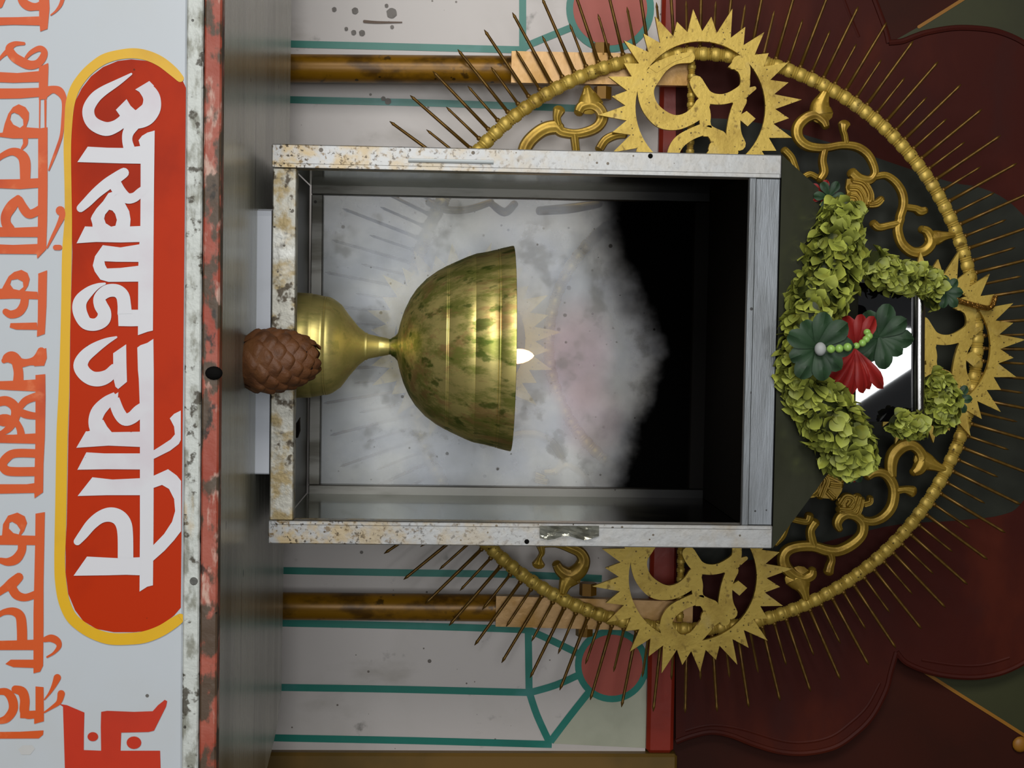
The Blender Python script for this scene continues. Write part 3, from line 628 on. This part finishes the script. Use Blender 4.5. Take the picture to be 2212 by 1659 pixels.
# ================================================================== BRASS LAMP
LX, LY = .0028, .150
K = 4.213e-4
lamp = thing('oil_lamp', (LX, LY, .0025), 'tall brass oil lamp with wide stained bowl and lit wick inside the glass house', 'oil lamp')
pb = [(0,.0026),(108,.0026),(112,.004),(113,.0055),(112,.0189),(110,.0200),(110.5,.0212),(107,.029),(105.6,.0308),(106.4,.0316),(105.2,.0324),(106,.0332),(104.8,.034),(105,.0348),(101,.0385),(89,.0456),(66,.0527),(41,.0615),(31,.0668),(29.5,.0674),(29.5,.0690),(27,.0697),(22,.0795),(21,.0802),(21.5,.081),(18.5,.087),(17,.0890),(0,.0890)]
mesh('base', MB().lathe([(r*K, z) for r, z in pb], LX, LY, 72), M_base, lamp, 50)
bo = [(0,.0880),(16.8,.0885),(17.4,.0905),(20,.0916),(22.5,.0938),(30,.0967),(53,.0990),(79,.1025),(105,.1076),(126,.1134),(148,.1222),(165,.1320),(176,.1403),(177.2,.1410),(177,.1417),(178.6,.1424),(178.4,.1431),(180,.1438),(196,.1584),(202.6,.1655),(202.4,.1660),(203.4,.1664),(208,.1769),(213,.1850),(212.2,.1855),(213.8,.1860),(214.4,.1872),(213.8,.1876),(215.2,.1881),(219.5,.1955),(221.5,.1990),(221.5,.2003),(219.5,.2006),(216,.1985),(204,.172),(176,.145),(140,.124),(90,.108),(40,.101),(0,.0995)]
mesh('bowl', MB().lathe([(r*K, z) for r, z in bo], LX, LY, 96), M_bowl, lamp, 50)
fx = LX+.0072
mesh('oil', MB().lathe([(0,.1800),(205*K,.1800)], LX, LY, 64), paint('dark lamp oil', S(60,44,10), .08), lamp)
wk = mesh('wick', MB().tube([(fx-.004,LY,.176),(fx-.002,LY,.188),(fx,LY,.2020)], [.003,.0028,.0018], 10), M_sootmetal, lamp, True)
flp = [(0,.1975),(.0038,.1985),(.0062,.2020),(.0069,.2060),(.0063,.2110),(.0046,.2158),(.0024,.2190),(0,.2208)]
fb = MB().lathe(flp, 0, 0, 20)
for v in fb.v: v.x += fx-(v.z-.2)*.06; v.y += LY
mesh('flame', fb, M_flame, wk, True)
fl_l = bpy.data.lights.new('flame_glow', 'POINT'); fl_l.energy = .08; fl_l.color = (1, .62, .28); fl_l.shadow_soft_size = .006
flo = bpy.data.objects.new('flame_glow', fl_l); COL.objects.link(flo); flo.location = (fx, LY-.001, .222)

# ================================================================== PINE CONE
pc = Vector((.0125, -.052, ZSH))
pine = thing('pine_cone', pc, 'closed brown pine cone standing on the ledge in front of the lamp house', 'pine cone')
def cone_r(t): return .0243*(1-max(0, (t-.28)/.76)**2.1)**.5 if t > .28 else .0205+.0038*math.sin(t/.28*PI/2)
tilt = Matrix.Rotation(math.radians(-4), 3, 'Y')
Hc = .0555
core = MB().lathe([(max(.0003, cone_r(t)*.90), t*Hc+.0008) for t in [k/14 for k in range(14)]]+[(.0002,.0525)], 0, 0, 28)
for v in core.v: v.xyz = tilt @ v + pc
mesh('core', core, M_conec, pine, True)
scales = MB(); n_sc = 66
for i in range(n_sc):
    t = .02+.95*(i/(n_sc-1))**.93; th = i*2.39996; r = cone_r(t)
    sz = .0103*(1-.52*t**2.2)
    dr = (cone_r(min(1, t+.02))-cone_r(max(0, t-.02)))/(.04*Hc)
    out = Vector((math.cos(th), math.sin(th), 0)); tan = Vector((-math.sin(th), math.cos(th), 0))
    up_ = (Vector((0,0,1))+out*dr).normalized(); nrm = tan.cross(up_); 
    if nrm.dot(out) < 0: nrm = -nrm
    c = out*(r*.93)+Vector((0,0,t*Hc+.0008)); V = []; nu, nv = 8, 8
    for a in range(nu+1):
        for b in range(nv+1):
            s_ = a/nu*2-1; q = b/nv*2-1
            wdt = (1-abs(q)**1.7)**.8 if q > -.2 else 1-.45*((-.2-q)/.8)**2
            lift = .46*(1-s_*s_)*(.35+.65*(q+1)/2)*(1-max(0, q)**4) - .10*(1-q)
            V.append(tilt @ (c+tan*(s_*wdt*sz*1.02)+up_*(q*sz*.92)+nrm*(lift*sz)) + pc)
    scales.add(V, [(a*(nv+1)+b, a*(nv+1)+b+1, (a+1)*(nv+1)+b+1, (a+1)*(nv+1)+b) for a in range(nu) for b in range(nv)])
mesh('scales', scales, M_cone, pine, 60, recalc=False)

# ================================================================== HALO
HY = .333; HC = Vector((-.0018, HY, .3985)); HR = .3005
halo = thing('gilt_halo', HC, 'large round gilt halo with om medallions, scrollwork and radiating spikes behind the lamp house', 'halo')
# outer and inner rings: turned bead pattern
def bead_ring(Rm, w2, dep, n_rep, per=10, arc=None):
    prof = [0,.06,.28,.5,.56,.60,.68,.74,.78,.86,.94]
    rad = [.86,.97,1.0,.97,.86,.80,.94,.84,.80,.94,.84]
    V = []; K2 = 7; cnt = 0
    for i in range(n_rep):
        for p, rr in zip(prof, rad):
            th = 2*PI*(i+p)/n_rep
            for k in range(K2):
                a = PI*k/(K2-1); s_ = -math.cos(a); h = math.sin(a)
                rr2 = Rm+s_*w2*rr
                V.append(HC+Vector((math.sin(th)*rr2, -h*dep*rr+.001, math.cos(th)*rr2)))
            cnt += 1
    F = []
    for i in range(cnt):
        j = (i+1) % cnt
        for k in range(K2-1): F.append((i*K2+k, i*K2+k+1, j*K2+k+1, j*K2+k))
        F.append((i*K2+K2-1, i*K2, j*K2, j*K2+K2-1))
    return MB().add(V, F)
mesh('outer_ring', bead_ring(HR, .0074, .0046, 144), M_gold, halo, 50)
mesh('inner_ring', bead_ring(.152, .0065, .0052, 72), M_gold, halo, 50)
def bead_bar(p0, p1, w2, n):
    p0, p1 = Vector(p0), Vector(p1); P_ = []; R_ = []
    for i in range(n):
        for f_, r_ in ((0,.7),(.1,.95),(.3,1),(.5,.95),(.58,.65),(.7,.85),(.8,.65),(.9,.85)):
            P_.append(p0.lerp(p1, (i+f_)/n)); R_.append(w2*r_)
    return MB().tube(P_, R_, 10)
for sx in (-1, 1):
    mesh('spoke', bead_bar(HC+Vector((sx*.158,.003,-.008)), HC+Vector((sx*.2935,.003,-.008)), .0046, 14), M_gold, halo, 50)
# spikes
def spike_mesh(r0, r1, w2):
    mb = MB(); n = 8
    mb.tube([(0,0,r0),(0,0,r0+(r1-r0)*.5),(0,0,r1-.006),(0,0,r1-.005),(0,0,r1)], [w2, w2*.9, w2*.8, w2*.95, w2*.15], n)
    mb.ball((0,0,r0+.0022), .0027, 8, 6)
    return mb
big = [k for k in range(72)]
sp_l = spike_mesh(HR+.006, .3905, .0019); sp_s = spike_mesh(HR+.006, .3555, .0016)
def base_mesh(name, mb, mat):
    me = bpy.data.meshes.new(name); me.from_pydata([tuple(v) for v in mb.v], [], mb.f); me.materials.append(mat)
    for p in me.polygons: p.use_smooth = True
    return me
me_l, me_s = base_mesh('spike', sp_l, M_spike), base_mesh('spike', sp_s, M_spike)
rest = MB(); shown = 0
order = []
for i in range(144):
    ang = 2.5*i                                   # from straight down towards the left of the halo
    longs = i % 2 == 0
    hid = min(ang, 360-ang) < 33
    dm = min(abs(((ang-c+180) % 360)-180) for c in (90, 180, 270))
    order.append((0 if longs and not hid else 1 if not hid and dm > 15 else 2 if not hid else 3, -dm, i, ang, longs))
order.sort()
for n_i, (_, _, i, ang, longs) in enumerate(order):
    th = math.radians(180+ang)                    # rotation about the halo axis: 0 = up
    Mx = Matrix.Rotation(th, 4, 'Y')
    if n_i < 99:
        o = bpy.data.objects.new('spike', me_l if longs else me_s); COL.objects.link(o)
        o.parent = halo; o.rotation_euler = (0, th, 0); o.location = (0, .003, 0)
    else:
        src = sp_l if longs else sp_s
        rest.add([HC+Vector((0,.003,0))+(Mx @ v.to_4d()).to_3d() if False else HC+Vector((0,.003,0))+(Mx.to_3x3() @ v) for v in src.v], src.f)
o = mesh('further_spikes', rest, M_spike, halo, True); o['kind'] = 'stuff'
# medallions
MK = ZS/2086.0                  # enlargement pixels -> metres on the halo plane
def mfn(off): return lambda a, b: Vector((b*MK, off, a*MK))
md = MB(); f0, f1 = mfn(-.0085), mfn(-.0040)
outer = []
for k in range(32):
    for fr, rad in ((0, 560), (.5, 742 if k % 2 else 668)):
        th = 2*PI*(k+fr)/32; rj = rad*(1+.03*math.sin(k*5.1)) if fr else rad
        outer.append((rj*math.cos(th), rj*math.sin(th)))
inner = [(486*math.cos(2*PI*k/64), 486*math.sin(2*PI*k/64)) for k in range(64)]
md.fill([outer, inner], f0, f1)
g_me = None
om = MB(); g0, g1 = mfn(-.0088), mfn(-.0042)
def q1_(l): return [(x-1095, y-845, w_) for x, y, w_ in l]
def q2_(l): return [(x-1715, y-195, w_) for x, y, w_ in l]
def r1_(l): return [(x-1095, y-845) for x, y in l]
def r2_(l): return [(x-1715, y-195) for x, y in l]
for st in (q1_([(1005,480,40),(900,498,36),(810,545,45),(735,620,60),(688,700,62),(690,785,60),(730,870,62),(810,940,66),(910,962,55),(1000,935,50),(1075,880,55),(1110,825,55)]),
           q1_([(1060,662,50),(1092,715,52),(1135,762,48),(1200,782,40),(1280,778,38),(1360,745,42),(1418,690,38),(1424,620,36),(1412,555,50),(1380,515,60)]),
           q1_([(1365,785,38),(1430,732,30),(1495,695,14)]),
           q1_([(1395,790,45),(1362,870,42),(1348,960,48),(1352,1050,58),(1390,1110,50)]),
           q1_([(1110,830,45),(1130,900,42),(1132,960,40),(1160,1010,36),(1250,1060,45)]),
           q2_([(1760,350,44),(1655,392,42),(1562,455,46),(1520,540,46),(1545,620,58),(1622,672,46),(1722,660,52),(1800,582,56),(1846,505,52),(1832,425,40),(1782,362,36)]),
           q2_([(1850,500,70),(1930,460,62),(1965,520,40)])):
    om.stroke(st, g0, g1)
om.fill([r1_([(1400,890),(1440,865),(1508,920),(1450,978),(1392,932)])], g0, g1)
om.fill([r1_([(1000,470),(1025,435),(900,470),(760,515),(700,560),(760,600),(880,520)])], g0, g1)
om.fill([r1_([(1120,980),(1190,1000),(1200,1060),(1120,1060)])], g0, g1)
om.fill([r2_([(1440,540),(1480,610),(1560,660),(1640,690),(1560,640),(1500,560)])], g0, g1)
om.fill([r1_([(1320,560),(1292,545),(1350,478),(1400,490),(1400,560)])], g0, g1)
def bmsh(name, mb, mat):
    import bmesh
    me = bpy.data.meshes.new(name); me.from_pydata([tuple(v) for v in mb.v], [], mb.f); me.materials.append(mat)
    b = bmesh.new(); b.from_mesh(me); bmesh.ops.recalc_face_normals(b, faces=b.faces); b.to_mesh(me); b.free(); return me
me_m, me_o = bmsh('medallion', md, M_gold), bmsh('om_sign', om, M_gold)
RM = .2440
for dx, dz in ((-RM,.0), (RM,.003), (0,RM), (0,-RM)):
    a = bpy.data.objects.new('medallion', me_m); COL.objects.link(a); a.parent = halo; a.location = (dx, 0, dz)
    b = bpy.data.objects.new('om_sign', me_o); COL.objects.link(b); b.parent = a
# scrollwork
def rel3(a, b, h): return py(a, b, HY) + Vector((0, -h*1.0, 0))
def scroll(groups, name='scroll'):
    mb = MB()
    for l in groups: mb.relief([(a, b, c*1.17) for a, b, c in l], rel3, .0042)
    return mesh(name, mb, M_goldd, halo, 50)
E0 = lambda p: Z(1572, 0, p)
E4 = lambda p: Z(1572, 400, p)
E5 = lambda p: Z(1572, 800, p)
E6 = lambda p: Z(1572, 1179, p)
E1 = lambda p: Z(600, 0, p)
E2 = lambda p: Z(1200, 0, p)
E7 = lambda p: Z(1000, 1179, p)
G4 = lambda p: Z(1060, 740, p)
def shell(fr, quads, name='calyx', base=None):      # stepped leaf sheath: stacked chevrons
    mb = MB()
    if base: mb.fill([fr(base)], lambda a, b: rel3(a, b, .001), lambda a, b: rel3(a, b, -.0042))
    for l in quads: mb.relief(fr(l), rel3, .0045, groove=.5)
    return mesh(name, mb, M_goldd, halo, 50)
# upper right of the photo = upper left of the halo
scroll([E0([(735,945,22),(715,900,32),(655,860,34),(580,885,36),(525,950,36),(530,1030,34),(600,1090,32),(720,1105,28),(850,1085,26),(960,1095,28),(1040,1145,28),(1085,1220,26),(1100,1295,24),(1060,1345,30),(985,1335,34),(930,1290,34)])])
scroll([E0([(1100,1320,24),(1180,1310,24),(1255,1360,26),(1305,1440,28),(1315,1530,28),(1290,1620,28)])+E4([(1290,255,28),(1272,330,30),(1300,430,32),(1370,495,34),(1450,500,36),(1508,455,36),(1520,400,36),(1490,345,30),(1450,328,24)])])
scroll([E0([(700,850,75),(695,790,62),(715,730,40),(730,690,26)])], 'horn')
scroll([E4([(1520,400,50),(1570,390,46),(1620,380,30),(1690,372,18)])], 'horn')
scroll([E0([(885,1070,18),(875,1010,18),(865,975,20),(872,930,38)])], 'tendril')
scroll([E4([(1330,165,24),(1400,175,24),(1440,195,30),(1475,188,24)])], 'tendril')
scroll([E0([(725,1120,24),(710,1200,26),(722,1285,28),(690,1340,26)])], 'tendril')
scroll([E0([(665,1325,20),(610,1300,20),(535,1330,20),(505,1250,22),(475,1175,24),(425,1120,24)])], 'tendril')
shell(E0, [[(930,1345,26),(1010,1365,30),(1060,1440,30),(1060,1510,36)], [(905,1400,30),(970,1410,28),(1010,1470,28),(1020,1530,30)], [(910,1455,28),(960,1470,24),(985,1525,22)], [(1050,1530,26),(1110,1520,32),(1150,1485,26)]], base=[(890,1335),(1000,1345),(1060,1390),(1090,1480),(1060,1545),(980,1545),(900,1490),(880,1400)])
scroll([E4([(1090,285,26),(1130,315,26),(1210,300,24),(1280,285,24)])], 'tendril')
# lower right of the photo
scroll([E5([(635,1490,24),(625,1530,34),(570,1552,34),(500,1530,36),(435,1470,40),(418,1400,38),(450,1345,36),(530,1318,34),(640,1316,34),(740,1345,36),(830,1348,36),(930,1300,36),(1000,1230,34),(1012,1150,34),(970,1095,34),(900,1072,34),(845,1095,34),(820,1145,30),(838,1190,20)])])
scroll([E5([(1000,1120,28),(1080,1130,28),(1160,1098,32),(1220,1030,34),(1243,950,34),(1240,870,34),(1205,800,34),(1150,765,30),(1090,768,28),(1045,798,22)])])
scroll([E5([(1225,790,32),(1222,700,40),(1245,625,44),(1305,570,42),(1375,560,36),(1430,600,34),(1458,670,44),(1430,735,42),(1388,765,24)])])
scroll([E5([(1450,665,60),(1500,690,52),(1555,715,34),(1620,740,20)])], 'horn')
scroll([E6([(520,235,84),(552,290,62),(572,345,34),(585,400,24)])], 'horn')
scroll([E5([(1262,900,26),(1310,892,22),(1345,895,28),(1380,905,36)])], 'tendril')
scroll([E5([(765,1365,26),(778,1415,24),(765,1460,28),(755,1505,32)])], 'tendril')
scroll([E5([(655,1135,30),(620,1195,28),(630,1270,30),(650,1320,26)])], 'tendril')
scroll([E5([(612,1085,28),(590,1128,24),(520,1120,22),(462,1112,22),(435,1170,22),(405,1235,26),(352,1300,16)])], 'tendril')
shell(E5, [[(685,760,26),(735,815,30),(715,880,30),(690,945,26)], [(740,775,26),(850,822,30)], [(760,850,28),(845,860,26)], [(740,900,26),(790,950,28)], [(600,930,26),(640,915,36),(670,870,28),(665,800,22)]], base=[(680,740),(720,770),(865,820),(850,900),(810,960),(720,955),(650,940),(650,880),(665,830)])
shell(E5, [[(840,1000,30),(880,945,28),(930,965,34),(900,1015,32)], [(830,1040,24),(930,1040,28),(975,940,28)], [(840,1060,20),(960,1075,24),(1000,960,24)], [(1015,1000,26),(1060,985,24),(1065,950,22)]], base=[(820,960),(880,925),(990,930),(1010,970),(1000,1020),(985,1090),(900,1070),(830,1050)])
# upper left of the photo
scroll([E2([(175,835,32),(200,795,38),(270,782,40),(328,815,38),(352,875,38),(320,940,36),(250,980,34),(150,1000,32),(50,985,34)])+E1([(2080,950,45),(1990,965,45),(1905,1025,45),(1850,1100,45),(1830,1200,40)])])
scroll([E2([(258,775,84),(248,720,58),(236,660,26)])], 'horn')
scroll([E1([(2098,940,26),(2085,880,26),(2100,825,40)])], 'tendril')
scroll([E2([(140,1005,28),(150,1090,26),(160,1180,26)])], 'tendril')
scroll([E2([(330,1110,30),(375,1045,30),(450,1010,28),(520,1010,20)])], 'tendril')
# lower left of the photo
scroll([E7([(700,140,30),(730,185,38),(800,222,50),(870,182,50),(902,110,42),(872,50,36),(800,15,32),(700,-20,30),(600,-20,30)])])
scroll([E7([(802,232,72),(765,290,42),(745,352,26)])], 'horn')
scroll([E7([(565,135,42),(572,90,16),(590,50,20),(580,0,28)])], 'tendril')
# parts dimly seen through the hazy back glass
scroll([G4([(-60,760,28),(150,700,26),(250,680,28),(360,690,28),(460,750,28),(520,840,26),(530,900,24),(480,960,24),(400,968,22)])])
scroll([G4([(480,975,22),(560,918,22),(650,955,22),(720,1035,22),(760,1150,24)])])
shell(G4, [[(330,985,24),(400,1010,24)], [(330,1025,24),(420,1040,26)]])
scroll([[(925,437,6),(960,452,7),(1010,452,7),(1062,436,6)]]); scroll([[(1062,440,6),(1090,458,8),(1112,440,7)]]); scroll([[(1165,455,8),(1230,450,9),(1295,440,7)]])

# ================================================================== POSTS
def post(p_lo, p_split, p_hi, label, nuts):
    a, b, c = py(*p_lo, .360), py(*p_split, .360), py(*p_hi, .360)
    t = thing('support_post', (b.x, .36, -.6), label, 'post', 'pipe posts holding up the halo')
    d = (b-a).normalized(); foot = a + d*((-.6-a.z)/d.z)
    mesh('pipe', MB().tube([foot, a, b, b+(c-b)*.3], .0146, 28), M_pipe, t, True)
    wv = .0188*.86
    pmb = MB(); dd = c-b
    V = []
    for s_ in (0, 1):
        ctr = b+dd*s_
        for x, y in ((-wv, .3415-.36), (wv, .3415-.36), (wv, .352-.36), (-wv, .352-.36)): V.append(ctr+Vector((x, y, 0)))
    pmb.add(V, [(0,1,2,3),(4,5,6,7),(0,1,5,4),(1,2,6,5),(2,3,7,6),(3,0,4,7)])
    pt = mesh('flat_plate', pmb, M_plate, t)
    for (u, v, sx) in nuts:
        ctr = py(u, v, .350); mb = MB()
        mb.tube([ctr-Vector((.0065,0,0)), ctr+Vector((.0065,0,0))], .0092, 6); mesh('hex_nut', mb, M_bolt, pt)
    return t
post((620,147.5), (1103,151), (1490,158), 'ochre pipe post with gilt plate, nearest the photo top, holding up the halo', [(1298,108,-1), (1302,202,1)])
post((605,1309), (1070,1313), (1490,1325), 'ochre pipe post with gilt plate, nearest the photo bottom, holding up the halo', [(1270,1272,-1), (1262,1360,1)])

# ================================================================== GARLAND
gar = thing('flower_garland', (0, .04, .46), 'green cloth petal garland with red flower and dark leaves on the lamp house roof', 'garland')
def gy(y): return y-.012 if y < .045 else y
def petals(name, path, n, size, seed, spread=1.0, yoff=None):
    rnd = random.Random(seed); P_ = smooth_line(path, 8); V = []; F = []; tones = []
    pts = [(py(u, v, gy(y)), r/2480.) for (u, v, r, y) in P_]
    core = MB().tube([p for p, r in pts], [r*.62 for p, r in pts], 12)
    V += core.v; F += core.f; tones += [0.0]*len(core.v)
    for i in range(n):
        f = (i+rnd.random())/n*(len(pts)-1.01); k = int(f); p = pts[k][0].lerp(pts[k+1][0], f-k); r = pts[k][1]*(1-(f-k))+pts[k+1][1]*(f-k)
        t = (pts[k+1][0]-pts[k][0]).normalized()
        a = ((i*.618034+.12*rnd.random()) % 1.0-.5)*PI*1.3
        e1 = Vector((0,-1,0)); e1 = (e1-t*e1.dot(t)).normalized(); e2 = t.cross(e1)
        out = e1*math.cos(a)+e2*math.sin(a)
        d = (out*.72 + t*rnd.uniform(.1,.9)*(1 if rnd.random() < .7 else -1)+Vector((rnd.uniform(-.5,.5), rnd.uniform(-.3,.1), rnd.uniform(-.5,.5)))).normalized()
        side = d.cross(out)
        if side.length < .1: side = d.orthogonal()
        side.normalize(); nn = side.cross(d).normalized()
        if nn.dot(out) < 0: nn = -nn
        L_ = size*rnd.uniform(.8,1.25); Wd = L_*rnd.uniform(.40,.54); base = p+out*(r*rnd.uniform(.52,.8))-d*L_*.3
        o = len(V); tone = rnd.uniform(.05,.85)
        for q in range(8):
            s_ = q/7; wd = Wd*max(.02, math.sin(PI*min(.995, .06+.94*s_**1.25)))**.6
            for w_ in (-1,-.5,0,.5,1):
                V.append(base+d*(L_*(s_-.06*w_*w_*s_))+side*(wd*w_)+nn*(L_*(.16*w_*w_*math.sin(PI*s_)-.20*s_*s_+.12*s_)))
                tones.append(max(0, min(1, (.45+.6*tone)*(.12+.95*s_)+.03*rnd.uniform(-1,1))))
        for q in range(7):
            for w_ in range(4): F.append((o+q*5+w_, o+q*5+w_+1, o+(q+1)*5+w_+1, o+(q+1)*5+w_))
    mb = MB(); mb.v = [Vector(v) for v in V]; mb.f = F
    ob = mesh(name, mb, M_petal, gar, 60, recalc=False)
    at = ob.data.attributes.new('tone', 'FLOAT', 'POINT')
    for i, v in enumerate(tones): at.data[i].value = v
    return ob
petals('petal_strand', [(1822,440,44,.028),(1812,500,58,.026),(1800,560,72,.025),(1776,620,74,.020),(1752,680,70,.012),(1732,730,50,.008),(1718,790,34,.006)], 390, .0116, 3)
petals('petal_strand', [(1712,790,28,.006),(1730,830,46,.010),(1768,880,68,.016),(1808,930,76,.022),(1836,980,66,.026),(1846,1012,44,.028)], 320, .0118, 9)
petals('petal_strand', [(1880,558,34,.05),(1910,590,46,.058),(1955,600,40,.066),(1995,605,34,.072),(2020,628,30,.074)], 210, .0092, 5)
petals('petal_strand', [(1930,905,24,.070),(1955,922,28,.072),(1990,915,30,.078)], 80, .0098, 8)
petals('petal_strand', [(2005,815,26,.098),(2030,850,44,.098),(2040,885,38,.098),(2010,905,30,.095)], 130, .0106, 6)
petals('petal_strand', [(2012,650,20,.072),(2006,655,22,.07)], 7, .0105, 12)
def rosette(u, v, y, R_, n, seed, mat, a0=0, a1=2*PI, wid=.5, cup=.25, name='leaf_rosette', tiltv=(0,-1,0)):
    rnd = random.Random(seed); mb = MB(); c = py(u, v, gy(y))
    for i in range(n):
        a = a0+(a1-a0)*i/max(1, (n if a1-a0 > 6 else n-1))+rnd.uniform(-.06,.06); L_ = R_*rnd.uniform(.88,1.1); W2 = L_*wid
        d = Vector((math.sin(a), 0, math.cos(a))); sd = Vector((math.cos(a), 0, -math.sin(a)))
        V = []; ny = -.0012*(i % 3)
        for q in range(8):
            s_ = q/7; wd = W2*(.16+.84*math.sin(PI*.5*min(1, s_*1.15))**1.2)*(1 if q < 6 else (.86 if q == 6 else .55))*.62
            for w_ in range(7):
                x = w_/3-1
                rip = .05*math.cos(x*PI*2.0)*s_
                V.append(c+d*(L_*s_*(1-.06*x*x))+sd*(wd*x)+Vector((0, ny-L_*(cup*math.sin(s_*PI*.8)*.6+rip+.12*(1-x*x)*s_), 0)))
        mb.add(V, [(q*7+w_, q*7+w_+1, (q+1)*7+w_+1, (q+1)*7+w_) for q in range(7) for w_ in range(6)])
    return mesh(name, mb, mat, gar, 60, recalc=False)
rosette(1763,750,-.017, .0272, 9, 1, M_leaf)
rosette(1898,728,.050, .0262, 9, 2, M_leaf)
rosette(2040,632,.078, .0155, 7, 3, M_leaf)
rosette(2066,862,.105, .0150, 6, 4, M_leaf)
rosette(1838,1012,.026, .0120, 7, 5, M_leaf, name='tip_leaves'); rosette(1790,424,.030, .0125, 6, 6, M_leaf, name='tip_leaves')
# red flower: petals fanned up and down from the beads
fd = lambda deg: math.radians(deg)
# angle 0 = photo right (world up), +90 = photo down (world right)
for (u, v, L_, a_, b_, n, sd) in ((1848,752,.0285,fd(-112),fd(-66),3,11), (1846,754,.0375,fd(56),fd(146),7,12)):
    rosette(u, v, .024, L_, n, sd, M_redp, a_, b_, .36 if n == 3 else .25, .4, 'red_petals')
rosette(1775,418,.034, .0110, 5, 14, M_redp, name='tip_cap'); rosette(1835,1024,.034, .0085, 7, 15, M_redp, name='tip_cap')
for (u, v, y, r) in ((1795,754,-.030,8.2),(1813,753,-.026,8.2),(1831,750,-.030,8.4),(1850,747,-.018,6.5),(1863,741,-.004,7.4),(1871,733,.000,7.4),(1877,726,.004,7.6),(1873,718,.008,7.2)):
    mesh('bead', MB().ball(py(u, v, gy(y)), r/2420., 14, 10), M_bead, gar, True)
mesh('knot', MB().ball(py(1772,754,-.040), .0046, 12, 8, (1.2,1,1)), M_knob, gar, True)
# spare wire and twig bits lodged by the top medallion
tw = [py(u, v, y) for u, v, y in ((2056,645,.318),(2080,652,.316),(2115,662,.315),(2140,664,.316),(2150,640,.318))]
tag(mesh('twisted_foil', MB().tube(smooth_line([tuple(p) for p in tw], 5), [.0028]*21, 8), paint('dark gold foil', S(140,100,40), .25, .8, [], None, (200, .9)), None, True, origin=tw[0]), 'crumpled dark gold foil strip tied across the top medallion of the halo', 'foil')
